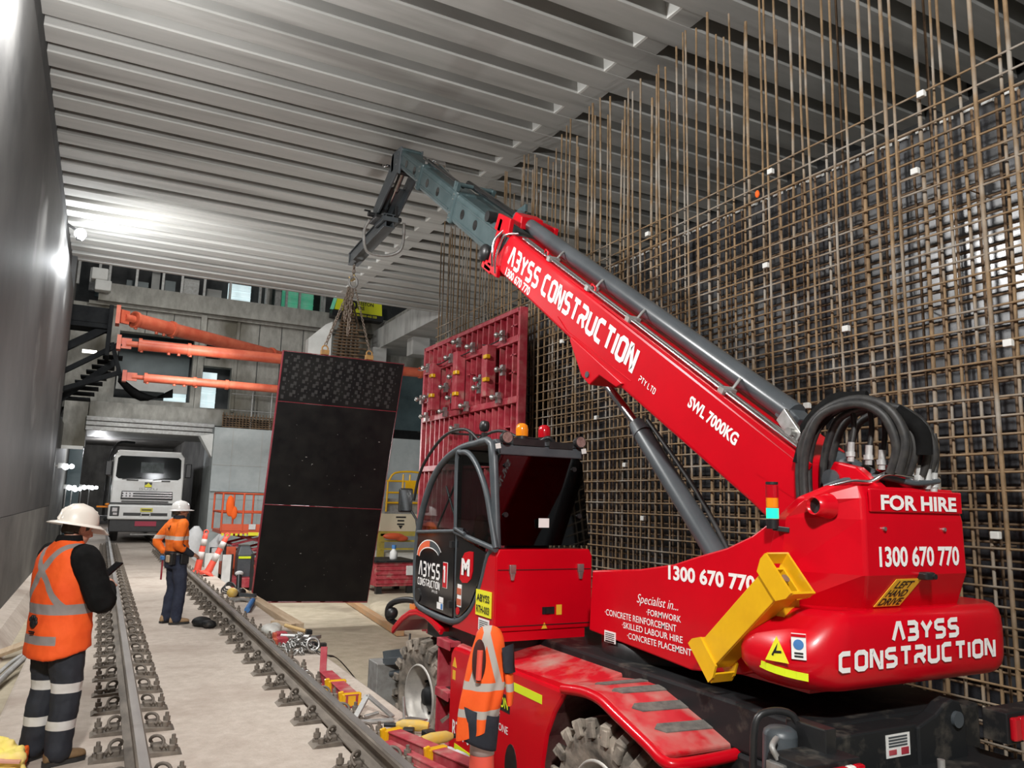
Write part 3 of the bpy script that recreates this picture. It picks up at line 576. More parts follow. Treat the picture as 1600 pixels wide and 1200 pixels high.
def tri(O, U, Vv, N, s, m_, parent, name):
    O = Vector(O); q = [O, O + U * s, O + U * s * .5 + Vv * s * .95]; mb = MB(); mb.add(q + [k + N * .004 for k in q], [(2, 1, 0), (3, 4, 5), (0, 1, 4, 3), (1, 2, 5, 4), (2, 0, 3, 5)]); return mb.build(name, m_, parent)
_p, _U, _N = cwp(193, 1.035, .012)
w1 = tri(_p - _U * .07, _U, Z, _N, .14, YSTK, cw, 'warning_triangle')
m = MB(); m.strip([(.045, .03), (.075, .09), (.06, .05), (.1, .055)], .012, _p - _U * .07, _U, Z, _N, .007); m.build('warning_symbol', BLKL, w1)
lp = MB()
for i in range(5):
    a = math.radians(165 + i * 12); b = math.radians(165 + (i + 1) * 12); c = V(3.63, 3.28, 0)
    lp.add([c + V(.284 * math.cos(a), .284 * math.sin(a), 1.02 - i * .006), c + V(.284 * math.cos(b), .284 * math.sin(b), 1.014 - i * .006), c + V(.284 * math.cos(b), .284 * math.sin(b), .974 - i * .006), c + V(.284 * math.cos(a), .284 * math.sin(a), .98 - i * .006)], [(0, 1, 2, 3)])
lp.build('lime_reflector_strip', LIME, cw, solid=.004)
_p, Up, Np = cwp(216, 1.06, -.003); o3 = _p - Up * .037
p = plate(o3, Up, Z, Np, .075, .135, WHT, cw, 'safety_notice', .012)
m = MB(); m.lathe([(.027, 0), (.0001, .001)], (0, 0, 0), 'z', 18); m.xf(Matrix(((Up.x, 0, Np.x, o3.x + Up.x * .037 + Np.x * .015), (Up.y, 0, Np.y, o3.y + Up.y * .037 + Np.y * .015), (0, 1, 0, o3.z + .078), (0, 0, 0, 1)))).build('blue_symbol', BLUE, p)
plate(o3 + Z * .118 + Np * .013, Up, Z, Np, .075, .014, RED, p, 'notice_header', .003)
plate(o3 + Up * .015 + Z * .012 + Np * .012, Up, Z, Np, .045, .009, BLKL, p, 'notice_print'); plate(o3 + Up * .015 + Z * .028 + Np * .012, Up, Z, Np, .045, .009, BLKL, p, 'notice_print')
# lettering on the turret side (reads towards the rear)
NX = -X; U = -Y
def tt(s_, y0, z0, w_, h_, bold=.02, shear=0, m_=WHT, par=tl): return text(s_, w_, h_, (3.6, y0, z0), U, Z, NX, m_, par, bold, shear, t=.003)
tt('1300 670 770', 4.45, 1.345, .832, .104, .035)
tt('Specialist in...', 4.815, 1.125, .47, .085, .0, .35)
tt('·FORMWORK', 4.70, 1.07, .385, .044, .01)
tt('·CONCRETE REINFORCEMENT', 5.23, 1.0, .865, .048, .01)
tt('·SKILLED LABOUR HIRE', 5.0, .936, .70, .045, .01)
tt('·CONCRETE PLACEMENT', 4.935, .868, .725, .045, .01)
p = plate((3.6, 5.235, .80), U, Z, NX, .15, .085, WHT, tl, 'serial_plate')
m = MB()
for q in range(4): m.box(3.594, 3.596, 5.10, 5.22, .825 + q * .014, .829 + q * .014)
m.box(3.594, 3.596, 5.10, 5.22, .805, .815); m.build('serial_print', BLKL, p)
m = MB(); pp = [(3.995 - .145 * .5 + .0725 * math.cos(a) * (1 if abs(math.cos(a)) > .0 else 1), 1.045 + .045 * math.sin(a)) for a in [2 * PI * i / 20 for i in range(20)]]; m.prism('x', pp, 3.594, 3.62); m.build('hand_hole', BLK, tl)
# yellow support arm hung on the side of the counterweight
A0 = V(3.46, 3.82, .955); A1 = V(3.46, 3.26, 1.46); dv = (A1 - A0).normalized(); nv = V(0, -dv.z, dv.y) * -1
m = MB()
for x_ in (3.38, 3.52): m.bar(A0 + V(x_ - 3.46, 0, 0), A1 + V(x_ - 3.46, 0, 0), .014, .17, nv)
m.bar(A0 + nv * .08, A1 + nv * .08, .15, .014, nv); m.bar(A0 - nv * .08, A1 - nv * .08, .15, .014, nv)
ya = m.build('yellow_arm', YEL, T, bevel=.004)
for base, k in ((A0, -1), (A1, 1)):
    m = MB(); c = base; e = base + dv * .05 * k
    for x_ in (3.365, 3.535): m.prism('x', [tuple((c + nv * a + dv * b * k).yz) for a, b in ((-.10, -.05), (.10, -.05), (.135, .02), (.135, .07), (-.135, .07), (-.135, .02))], x_ - .008, x_ + .008)
    m.bar(c + nv * .12 + dv * .0, c + nv * .135 + dv * .07 * k, .17, .012, nv); m.bar(c - nv * .12, c - nv * .135 + dv * .07 * k, .17, .012, nv); m.build('flared_end', YEL, ya)
m = MB(); m.cyl(A0 + dv * .1, A1 + dv * .02, .025, 10); m.build('inner_rod', STEEL, ya)
m = MB(); m.box(3.5, 3.62, 3.3, 3.36, 1.2, 1.34); m.box(3.5, 3.62, 3.68, 3.74, .98, 1.1); m.build('arm_bracket', YEL, ya)
# signal tower
for z0, z1, mm, nm in ((1.74, 1.80, BLK, 'tower_base'), (1.80, 1.865, GREENL, 'green_lamp'), (1.865, 1.925, AMB, 'amber_lamp'), (1.925, 2.0, RLENS, 'red_lamp'), (2.0, 2.02, BLK, 'tower_cap')):
    m = MB(); m.cyl((3.55, 3.42, z0), (3.55, 3.42, z1 - .004), .036, 16)
    if nm == 'tower_base': m.bar((3.55, 3.42, 1.745), (3.62, 3.36, 1.735), .04, .03)
    m.build(nm, mm, T, bevel=.004)
# boom
P0 = V(0, 3.57, 2.19); D = V(0, .832, .554).normalized(); Nb = V(0, -.554, .832).normalized()
def B(s, n, x=XB): return V(x, 0, 0) + P0 + D * s + Nb * n
def bp(mb, poly, x0, x1): mb.prism('x', [tuple(B(s_, n_).yz) for s_, n_ in poly], x0, x1); return mb
m = MB(); bp(m, [(-.02, .0), (5.0, .0), (5.3, -.475), (2.95, -.505), (2.0, -.52), (.25, -.49), (-.25, -.5), (-.3, -.42)], 3.95, 4.55); bo = m.build('boom', RED, T, bevel=.035, seg=3)
m = MB(); bp(m, [(3.02, -.46), (3.02, -.50), (2.62, -.70), (2.45, -.71), (2.35, -.56), (2.05, -.53), (1.98, -.46)], 3.93, 4.57); m.build('cylinder_lug', RED, bo, bevel=.01)
m = MB(); m.cyl(B(2.53, -.64, 3.92), B(2.53, -.64, 4.58), .03, 12); m.build('lug_pin', DGREY, bo)
m = MB(); bp(m, [(3.4, -.40), (3.36, -.405), (3.15, -.455), (1.9, -.40), (1.9, -.395), (3.15, -.45)], 3.943, 3.951); m.strip([(0, 0), (.35, .04)], .01, B(.25, -.28, 3.95), -D, Nb, NX, .004); m.build('weld_seam', RED, bo)
m = MB(); bp(m, [(2.72, .012), (2.75, -.0), (-.1, -.03), (-.1, .012)], 3.946, 3.97); m.build('top_edge_plate', RED, bo)
logo_text('ABYSS CONSTRUCTION', 2.93, .235, B(4.86, -.335, 3.95), -D, Nb, NX, WHT, bo, .195)
text('1300 670 770', .71, .10, B(4.84, -.455, 3.95), -D, Nb, NX, WHT, bo, .03, t=.003)
logo_text('PTY LTD', .26, .055, B(1.81, -.348, 3.95), -D, Nb, NX, WHT, bo, .15)
text('SWL 7000KG', .61, .098, B(1.14, -.235, 3.95), -D, Nb, NX, WHT, bo, .035, t=.003)
# front collar
m = MB()
for n0, n1 in ((-.55, -.43), (-.05, .16)):
    bp(m, [(5.0, n0), (5.42, n0 - .02), (5.42, n1 - .03), (5.05, n1)], 3.92, 3.98); bp(m, [(5.0, n0), (5.42, n0 - .02), (5.42, n1 - .03), (5.05, n1)], 4.52, 4.58)
bp(m, [(5.22, -.5), (5.34, -.5), (5.34, .1), (5.24, .1)], 3.92, 3.97); bp(m, [(5.1, .06), (5.4, .06), (5.35, .2), (5.15, .2)], 4.1, 4.4); bp(m, [(5.2, -.58), (5.5, -.58), (5.5, -.5), (5.2, -.5)], 3.92, 4.58)
m.build('boom_front_collar', RED, bo, bevel=.012)
m = MB(); m.tube(smoothpath([B(5.0, -.5, 3.9), B(5.06, -.3, 3.88), B(5.04, -.05, 3.9), B(4.9, .04, 4.0)], 5), .013, 8); m.tube(smoothpath([B(5.1, -.45, 3.89), B(5.15, -.3, 3.86), B(5.22, -.15, 3.88), B(5.15, .02, 3.95)], 5), .017, 8); m.tube(smoothpath([B(5.06, -.5, 3.92), B(5.12, -.3, 3.9), B(5.1, -.02, 3.92)], 5), .012, 8); m.build('bent_pipe', CHR, bo)
m = MB()
for dx, dn in ((0, .03), (.05, .03)): m.tube([B(4.75, dn, 4.0 + dx), B(.05, dn, 4.0 + dx)], .015, 8)
m.build('hydraulic_pipe', CHR, bo)
m = MB()
for s_ in (.9, 2.3, 3.1, 4.0): m.bar(B(s_, .03, 3.97), B(s_, .03, 4.1), .06, .05, Nb); m.tube([B(s_, .05, 4.08), B(s_ + .02, .10, 4.12), B(s_ + .05, .12, 4.16)], .012, 6)
m.build('pipe_clamp', GALV, bo)
m = MB()
for s_ in (3.0, 4.1): m.tube([B(s_, 0, 4.02), B(s_ + .02, .07, 4.02), B(s_ + .09, .08, 4.02), B(s_ + .1, 0, 4.02)], .012, 6)
m.build('lifting_eye', RED, bo)
m = MB(); m.cyl(B(.42, .105, XB), B(5.48, .105, XB), .086, 24); m.cyl(B(5.40, .105), B(5.5, .105), .098, 24); ec = m.build('extension_cylinder', mat('cylinder_grey', (.055, .063, .07), (.075, .084, .092), .28, scale=3, coat=.4), bo)
m = MB(); m.cyl(B(5.48, .105), B(7.4, .085), .045, 16); m.cyl(B(7.2, .06, 4.1), B(9.2, .05, 4.12), .03, 10); m.build('cylinder_rod', BLKG, ec)
m = MB(); m.bar(B(.52, .10), B(.32, .07), .15, .12, Nb); m.build('cylinder_anchor', DGREY, ec, bevel=.01); m = MB(); m.bar(B(.42, .10, 4.12), B(.16, .04, 4.08), .03, .11, Nb); m.cyl(B(.24, .06, 4.04), B(.24, .06, 4.14), .03, 10); m.build('anchor_plate', STEEL, ec, bevel=.006)
# telescoping sections
secs = [(4.95, 7.2, -.44, -.03, 4.00, 4.50), (7.0, 9.05, -.41, -.04, 4.04, 4.46), (8.9, 10.46, -.37, -.05, 4.07, 4.43)]
holes = [(6.72, 6.2), (8.55, 8.0), (9.9, 9.4)]
for i, (s0, s1, n0, n1, x0, x1) in enumerate(secs):
    m = MB(); h = (n1 - n0); ch = .07
    bp(m, [(s0, n0), (s1, n0), (s1, n1), (s0, n1)], x0, x1); se = m.build('boom_section', BOOMG, T, bevel=.05, seg=2)
    m = MB(); bp(m, [(s1 - .14, n0 - .03), (s1 + .02, n0 - .03), (s1 + .02, n1 + .03), (s1 - .14, n1 + .03)], x0 - .025, x1 + .025); cl = m.build('section_collar', BOOMG, se, bevel=.03)
    m = MB()
    for n_ in (n0 + .04, n0 + .12, n1 - .1, n1 - .03): m.cyl(B(s1 - .06, n_, x0 - .035), B(s1 - .06, n_, x1 + .035), .012, 6)
    m.build('wear_pad_bolt', STEEL, cl)
    m = MB()
    for hs in holes[i]: m.cyl(B(hs, (n0 + n1) / 2 - .0, x0 - .004), B(hs, (n0 + n1) / 2, x0 + .02), .068, 18)
    m.build('round_port', BLKG, se)
    m = MB(); m.tube([B(s0 + .4, n0 + .085, x0 - .002), B(s1 - .2, n0 + .085, x0 - .002)], .012, 6); m.tube([B(s0 + .4, n1 - .085, x0 - .002), B(s1 - .2, n1 - .085, x0 - .002)], .012, 6); m.build('edge_rib', BOOMG, se)
m = MB(); m.bar(B(7.12, .0, 3.98), B(7.12, .12, 3.98), .14, .05, X); m.bar(B(7.12, .0, 4.52), B(7.12, .12, 4.52), .14, .05, X); m.cyl(B(7.12, .09, 3.95), B(7.12, .09, 4.55), .03, 12); m.build('rod_bracket', BOOMG, T); m = MB(); m.bar(B(6.0, .06, 4.45), B(5.8, .2, 4.45), .1, .03, X); m.build('lug_plate', BOOMG, T)
m = MB(); m.cyl(B(9.0, .03, 4.1), B(9.0, .03, 4.4), .07, 16); m.tube(smoothpath([B(9.0, .09, 4.2), B(8.5, .08, 4.2), B(7.8, .05, 4.15)], 4), .015, 6); m.build('hose_pulley', CHR, T)
m = MB(); m.cyl(B(5.75, -.0, 3.93), B(5.75, -.0, 4.05), .07, 16); m.build('hose_cap', BLK, T); m = MB(); m.ball(B(5.55, -.42, 3.95), (.07, .12, .12)); m.build('wear_pad_cover', BLK, T)
# boom head, jib and lifting beam
H0 = B(10.3, -.2); 
m = MB()
for x_ in (4.04, 4.42): m.prism('x', [(12.18, 7.93), (12.62, 7.96), (12.75, 7.75), (13.62, 7.28), (13.70, 7.14), (13.35, 7.10), (12.9, 7.3), (12.35, 7.52), (12.25, 7.45)], x_, x_ + .04)
m.box(4.04, 4.46, 12.55, 12.68, 7.62, 7.95); m.bar((4.25, 13.55, 7.16), (4.25, 13.0, 7.5), .36, .04); bh = m.build('boom_head', DGREY, T, bevel=.008)
m = MB(); m.cyl((4.25, 12.6, 7.72), (4.25, 13.0, 7.47), .06, 14); m.build('head_cylinder', STEEL, bh); m = MB(); m.cyl((4.25, 13.0, 7.47), (4.25, 13.5, 7.18), .03, 12); m.build('head_cylinder_rod', CHR, bh)
m = MB(); m.ball((4.18, 13.5, 7.12), (.1, .14, .14)); m.box(4.0, 4.5, 13.3, 13.75, 7.0, 7.06); m.box(4.36, 4.44, 13.3, 13.5, 7.05, 7.3); m.cyl((3.92, 13.55, 7.12), (4.56, 13.55, 7.12), .045, 12); m.cyl((3.86, 13.6, 7.2), (3.98, 13.6, 7.2), .02, 8); m.build('coupling_plate', BLK, bh, bevel=.01)
m = MB(); m.cyl((3.92, 12.62, 7.72), (4.0, 12.66, 7.74), .02, 8); m.tube(smoothpath([(3.97, 12.62, 7.72), (3.9, 12.66, 7.70), (3.9, 12.7, 7.76)], 4), .012, 6); m.build('hose_fitting', CHR, bh)
J0 = V(4.25, 13.25, 6.96); J1 = V(4.25, 15.6, 6.84)
m = MB(); m.bar(J0 + V(-.07, 0, 0), J1 + V(-.07, 0, 0), .02, .26); m.bar(J0 + V(.07, 0, 0), J1 + V(.07, 0, 0), .02, .26); m.bar(J0 - V(0, 0, .12), J1 - V(0, 0, .12), .22, .02); m.bar(J0 + V(0, 0, .12), J1 + V(0, 0, .12), .22, .02); m.bar(J1 - V(0, .04, 0), J1, .2, .26); m.box(4.1, 4.4, 13.2, 13.7, 6.93, 7.02); jb = m.build('lifting_jib', DGREY, T, bevel=.004)
m = MB(); m.tube(smoothpath([(3.93, 13.45, 6.98), (3.88, 13.6, 6.8), (3.95, 13.7, 6.5), (4.1, 13.72, 6.42), (4.4, 13.7, 6.44), (4.6, 13.62, 6.55), (4.62, 13.5, 6.75), (4.56, 13.35, 7.0)], 4), .03, 8); m.build('guard_loop', GALV, jb)
m = MB(); m.cyl((4.25, 15.5, 6.70), (4.25, 15.5, 6.78), .03, 10); m.build('hook_pin', GALV, jb)
# lift cylinder
m = MB(); m.cyl((XB, 6.19, 3.02), (XB, 5.5, 2.42), .042, 18); m.build('lift_cylinder_rod', CHR, T)
m = MB(); m.cyl((XB, 5.62, 2.51), (XB, 4.35, 1.15), .085, 24); m.cyl((XB, 5.60, 2.49), (XB, 5.70, 2.595), .092, 24, .07); m.build('lift_cylinder', mat('cylinder_dark_grey', (.06, .07, .077), (.08, .09, .097), .36, scale=3, coat=.3), T)
m = MB(); m.tube(smoothpath([(XB + .05, 5.6, 2.62), (XB + .05, 4.95, 1.98), (XB + .05, 4.5, 1.4)], 5), .02, 8); m.build('cylinder_hose', RUB, T)
# hose bundle over the boom pivot
for i in range(6):
    x_ = 3.885 + (.045, .03, .10, .2, .3, .4)[i]; k = (0, .045, .02, .05, .03, .06)[i]
    pts = [(x_, 3.53 - k, 1.72), (x_, 3.55 - k, 2.08), (x_, 3.50 - k, 2.31 - k * .3), (x_ + .02, 3.36, 2.47 - k * .5), (x_ + .08, 3.16, 2.53 - k * .7), (x_ + .14, 3.0 + k * .5, 2.46 - k * .9), (x_ + .18, 2.93 + k, 2.28 - k), (x_ + .18, 2.98 + k, 2.08)]
    m = MB(); m.tube(smoothpath(pts, 5), .024 if i > 1 else .028, 8); m.build('hydraulic_hose', RUB, T)
m = MB(); m.tube(smoothpath([(3.93, 3.56, 2.15), (3.97, 3.5, 2.36), (4.03, 3.34, 2.52), (4.1, 3.16, 2.54)], 5), [.035] * 5 + [.065] * 7 + [.05] * 4, 10); m.tube(smoothpath([(4.2, 3.05, 2.46), (4.28, 2.95, 2.34), (4.3, 2.95, 2.2)], 5), .05, 10); m.build('hose_sleeve', BLKC, T)
HCP = mat('bright_coupling', (.72, .72, .70), (.5, .5, .49), .35, metal=.4, scale=20)
for x_, y_, z_ in ((4.1, 3.3, 2.22), (4.16, 3.22, 2.2), (4.2, 3.16, 2.17), (4.3, 3.05, 2.10), (4.36, 3.03, 2.08), (4.42, 3.02, 2.06), (4.48, 3.02, 2.04)):
    m = MB(); m.cyl((x_, y_, z_ - .06), (x_, y_ - .01, z_ + .06), .022, 8); m.cyl((x_, y_, z_ - .03), (x_, y_, z_ + .0), .031, 6); hf = m.build('hose_coupling', HCP, T)
    m = MB(); m.tube(smoothpath([(x_, y_ - .01, z_ + .04), (x_ + .02, y_ - .02, z_ + .16), (x_ + .02, y_ - .01 + .0, z_ + .3)], 4), .016, 8); m.build('hose_tail', RUB, hf)
for xa_ in (4.02, 4.44): m = MB(); m.prism('x', [(3.5, 1.95), (3.36, 2.16), (3.2, 2.12), (3.05, 2.0)], xa_, xa_ + .08); m.build('pivot_bracket', RED, T, bevel=.01)
m = MB(); m.cyl((4.0, 3.38, 2.05), (4.55, 3.38, 2.05), .06, 16); m.cyl((4.25, 3.55, 2.2), (4.25, 3.25, 2.05), .06, 14); m.tube(smoothpath([(3.98, 3.4, 2.0), (4.02, 3.28, 2.04), (4.12, 3.1, 2.06), (4.3, 3.02, 2.03), (4.5, 3.0, 2.05)], 5), .018, 8); m.build('pivot_pin', DGREY, T)
m = MB(); m.tube(smoothpath([(3.95, 3.34, 2.0), (3.98, 3.2, 2.03), (4.02, 3.1, 2.03), (4.1, 3.05, 2.08), (4.3, 3.03, 2.07)], 5), .014, 8); m.build('steel_pipe', CHR, T)

# cab
cab = T
OUT = [(6.0, 1.47), (6.06, 1.9), (6.16, 2.36), (6.5, 2.385), (6.9, 2.35), (7.25, 2.245), (7.52, 2.08), (7.72, 1.85), (7.85, 1.6), (7.9, 1.3), (7.89, 1.05), (7.85, .85), (7.7, .765), (7.05, .735), (6.72, .77), (6.45, .91), (6.27, 1.14), (6.14, 1.40), (6.0, 1.47)]
m = MB(); m.tube(smoothpath([(3.02, a, b) for a, b in OUT], 3), .034, 8); m.tube([(3.02, 6.0, 1.47), (3.02, 6.17, 2.37)], .034, 8)
m.tube([(3.02, 6.86, 2.33), (3.02, 6.83, 1.55), (3.02, 6.80, .78)], .028, 8); m.tube(smoothpath([(3.93, a, b) for a, b in OUT[2:17]], 3), .028, 8)
for y_, z_ in ((6.16, 2.37), (6.9, 2.36), (7.25, 2.25)): m.cyl((3.02, y_, z_), (3.93, y_, z_), .03, 8)
cf = m.build('cab_frame', DGREY, T)
m = MB(); m.tube(smoothpath([(2.985, 6.80, 1.57), (2.98, 6.82, 2.25), (2.98, 6.72, 2.31), (2.98, 6.55, 2.29), (2.98, 6.35, 2.16), (2.98, 6.17, 1.95), (2.98, 6.05, 1.7), (2.98, 5.95, 1.47)], 4), .026, 8); m.tube([(2.985, 6.82, 1.57), (2.98, 5.95, 1.46)], .026, 8); dw = m.build('door_window_frame', DGREY, T)
m = MB(); m.prism('x', [(6.78, 1.58), (6.8, 2.25), (6.72, 2.29), (6.55, 2.27), (6.37, 2.15), (6.2, 1.95), (6.08, 1.7), (5.99, 1.49)], 2.978, 2.984); m.build('door_window_glass', GLASS, dw)
m = MB(); m.box(2.95, 2.975, 6.62, 6.8, 1.585, 1.61); m.cyl((2.96, 6.55, 1.56), (2.96, 6.75, 1.6), .018, 8); m.build('window_latch', DGREY, dw)
m = MB(); m.prism('x', [(6.89, 1.6), (6.89, 2.3), (7.2, 2.21), (7.48, 2.04), (7.67, 1.82), (7.78, 1.6), (7.8, 1.55)], 3.018, 3.023); m.build('front_side_glass', GLASSC, T)
m = MB(); m.prism('x', [(7.84, .86), (7.7, .80), (6.84, .78), (6.85, 1.57), (7.82, 1.52), (7.86, 1.2)], 2.995, 3.03); dr = m.build('door_panel', BLKG, T, bevel=.008)
m = MB(); m.tube([(2.99, 6.85, 1.575), (2.99, 7.82, 1.525)], .018, 8); m.build('door_sill', DGREY, dr)
m = MB(); m.prism('x', [(6.80, .80), (6.70, .80), (6.48, .93), (6.30, 1.16), (6.17, 1.42), (6.80, 1.54)], 2.995, 3.03); qp = m.build('quarter_panel', BLKG, T, bevel=.006)
m = MB()
for y_, z_ in ((6.87, 1.45), (6.87, .9)): m.box(2.96, 3.0, y_ - .03, y_ + .03, z_ - .03, z_ + .03)
m.build('door_hinge', BLK, dr)
# graphics on the cab
LO = lambda y, z: V(2.995, y, z); ARCO = mat('arc_orange', (.75, .13, .05), rough=.5)
m = MB(); pts = [(7.47 + .30 * math.cos(a), 1.255 + .135 * math.sin(a) + .03) for a in [math.radians(q) for q in range(0, 157, 13)]]; m.strip([(-(y_ - 7.47), z_ - 1.255) for y_, z_ in pts][:8], .071, LO(7.47, 1.255), U, Z, NX, .004); m.build('arc_emblem', ARCO, dr)
m = MB(); m.strip([(-(y_ - 7.47), z_ - 1.255) for y_, z_ in pts][7:], .07, LO(7.47, 1.255), U, Z, NX, .004); m.build('arc_emblem', DGREY, dr)
m = MB()
for e_ in (-.037, .037): m.strip([(-(7.47 + (.30 + e_) * math.cos(a) - 7.47), (.135 + e_) * math.sin(a) + .03) for a in [math.radians(q) for q in range(0, 157, 13)]], .01, LO(7.47, 1.255), U, Z, NX, .005)
m.build('arc_outline', WHT, dr)
logo_text('ABYSS', .57, .155, LO(7.74, 1.085), U, V(0, 0, 1), NX, WHT, dr, .16)
logo_text('CONSTRUCTION', .59, .075, LO(7.755, .995), U, V(0, 0, 1), NX, WHT, dr, .17)
logo_text('PTY LTD', .14, .025, LO(7.36, .955), U, Z, NX, WHT, dr, .2)
p = plate(LO(7.10, 1.03), U, Z, NX, .11, .24, WHT, dr, 'extinguisher_sticker'); plate(LO(7.095, 1.035) + NX * .003, U, Z, NX, .10, .23, RED, p, 'sticker_field', .002)
m = MB(); m.box(2.985, 2.9885, 7.03, 7.06, 1.08, 1.2); m.box(2.985, 2.9885, 7.035, 7.075, 1.2, 1.235); m.build('extinguisher_symbol', WHT, p)
plate(LO(7.17, .885), U, Z, NX, .10, .05, WHT, dr, 'small_sticker'); p = plate(LO(7.22, .82), U, Z, NX, .15, .06, WHT, dr, 'small_sticker'); plate(LO(7.12, .825) + NX * .003, U, Z, NX, .045, .05, BLUE, p, 'blue_sign', .002)
m = MB(); pp = [(6.69, 1.15), (6.66, 1.33), (6.6, 1.39), (6.50, 1.41), (6.42, 1.41), (6.42, 1.24), (6.45, 1.17), (6.52, 1.13), (6.63, 1.12)]; m.prism('x', pp, 2.989, 2.996); p = m.build('red_badge', RED, qp)
text('M', .18, .15, V(2.989, 6.65, 1.19), U, V(0, 0, 1), NX, WHT, p, .06, t=.004)
p = plate(LO(6.74, .90), U, Z, NX, .09, .2, WHT, qp, 'striped_sticker')
m = MB()
for z_ in (.915, 1.01): m.box(2.988, 2.9915, 6.65, 6.74, z_, z_ + .055)
m.build('sticker_stripe', STRUT, p)
m = MB(); m.cyl((2.996, 6.72, .86), (2.989, 6.72, .86), .035, 14); m.build('red_dot', RED, qp)
m = MB(); m.cyl((2.998, 7.74, .885), (2.985, 7.74, .885), .07, 20); m.build('door_vent', BLK, dr)
# rear body of the cab
m = MB(); m.prism('y', [(3.0, .78), (3.97, .78), (3.97, 1.40), (3.94, 1.46), (3.03, 1.46), (3.0, 1.40)], 5.98, 6.2); cb = m.build('cab_rear_body', RED, T, bevel=.012)
m = MB(); cv = [(6.14, 1.45), (6.18, 1.34), (6.27, 1.14), (6.34, 1.03), (6.45, .91), (6.58, .82), (6.72, .77)]
for (ya_, za_), (yb_, zb_) in zip(cv, cv[1:]): m.prism('x', [(5.985, za_), (ya_, za_), (yb_, zb_), (5.985, zb_)], 2.998, 3.05)
m.prism('x', [(5.985, .775), (6.72, .775), (6.85, .70), (5.985, .70)], 3.0, 3.9); m.build('cab_side_fairing', RED, T)
m = MB(); m.box(3.02, 3.95, 5.972, 5.985, 1.285, 1.29); m.box(3.02, 3.95, 5.972, 5.985, .82, .825); m.build('panel_gap', BLK, cb)
for x_ in (3.155, 3.84):
    m = MB(); m.box(x_ - .03, x_ + .03, 5.955, 5.98, 1.26, 1.33); m.prism('y', [(x_ - .025, 1.26), (x_ + .025, 1.26), (x_ + .012, 1.20), (x_ - .012, 1.20)], 5.955, 5.98); m.build('toggle_latch', STEEL, cb, bevel=.004)
m = MB(); m.box(3.46, 3.58, 5.972, 5.985, .91, .97); m.box(3.49, 3.53, 5.96, 5.98, .915, .96); m.build('flush_latch', BLK, cb)
p = plate((3.60, 5.978, .90), X, Z, -Y, .055, .085, OSTK, cb, 'caution_sticker'); w2 = tri((3.455, 5.978, .79), X, Z, -Y, .055, OSTK, cb, 'warning_triangle')
p = plate(LO(6.325, .885), U, Z, NX, .30, .215, YSTK, cb, 'fleet_number_plate', .008)
for i, s_ in enumerate(('RTH-003', 'ABYSS')): text(s_, .25, .062, V(2.986, 6.30, .91 + .095 * i), U, Z, NX, BLKL, p, .02)
p = plate(LO(6.27, .765), U, Z, NX, .21, .10, WHT, cb, 'data_label')
m = MB()
for q in range(5): m.box(2.988, 2.9915, 6.08, 6.25, .78 + .016 * q, .784 + .016 * q)
m.build('label_print', DGREY, p)
# roof, rear screen, inside
m = MB(); m.prism('x', [(6.1, 2.37), (6.14, 2.41), (6.9, 2.39), (7.22, 2.28), (7.2, 2.25), (6.9, 2.35)], 3.04, 3.92); m.box(3.05, 3.92, 6.07, 6.16, 2.27, 2.36); rf_ = m.build('cab_roof', DGREY, T, bevel=.01)
m = MB(); m.prism('y', [(3.06, 1.49), (3.92, 1.49), (3.945, 1.53), (3.92, 2.22), (3.86, 2.30), (3.10, 2.30), (3.05, 2.26), (3.03, 1.53)], 5.995, 6.003); m.xf(Matrix.Translation((0, 6.0, 1.49)) @ Matrix.Shear('XY', 4, (0, 0)) @ Matrix.Translation((0, -6.0, -1.49)))
m.v = [V(q.x, q.y + (q.z - 1.49) * .12, q.z) for q in m.v]; rg = m.build('rear_screen', GLASSD, T)
m = MB(); m.prism('x', [(6.1, 1.5), (6.2, 2.3), (6.9, 2.3), (7.4, 2.1), (7.8, 1.6), (7.8, .85), (6.2, .85)], 3.93, 3.94); m.build('right_side_glass', GLASSC, T)
m = MB(); q = smoothpath([(0, 7.25, 2.24), (0, 7.52, 2.08), (0, 7.72, 1.85), (0, 7.85, 1.6), (0, 7.89, 1.2), (0, 7.86, .86)], 3); m.loft([[(3.04, p_.y, p_.z) for p_ in q], [(3.92, p_.y, p_.z) for p_ in q]], False); m.f = [t_ for t_ in m.f if max(t_) - min(t_) <= len(q) + 1]; m.sm = m.sm[:len(m.f)]; m.mi = m.mi[:len(m.f)]; m.build('windscreen', GLASSC, T, solid=.004)
m = MB(); m.box(3.05, 3.92, 6.2, 7.8, .78, .84); m.build('cab_floor', BLK, T)
m = MB(); m.box(3.25, 3.72, 6.35, 6.8, 1.1, 1.25); m.prism('x', [(6.3, 1.2), (6.22, 1.9), (6.32, 1.92), (6.42, 1.25)], 3.27, 3.70); m.box(3.3, 3.65, 6.45, 6.75, .84, 1.1); m.box(3.36, 3.6, 6.2, 6.3, 1.93, 2.1); m.build('operator_seat', BLK, T, bevel=.04)
m = MB(); m.lathe([(.17, -.015), (.185, 0), (.17, .015), (.155, 0), (.17, -.015)], (0, 0, 0), 'z', 24); m.cyl((-.16, 0, 0), (.16, 0, 0), .012, 6); m.xf(Matrix.Translation((3.48, 7.15, 1.52)) @ Matrix.Rotation(-.6, 4, 'X')); m.cyl((3.48, 7.2, 1.5), (3.48, 7.5, .95), .04, 10); m.build('steering_wheel', BLK, T)
m = MB(); m.ball((3.12, 6.55, 1.62), (.06, .1, .12)); m.build('orange_gloves', ORF, T)
m = MB(); m.tube([(3.1, 7.0, 2.15), (3.1, 7.55, 1.58)], .012, 6); m.tube([(3.1, 7.35, 2.0), (3.1, 7.0, 1.58)], .012, 6); m.build('gas_strut', BLK, T)
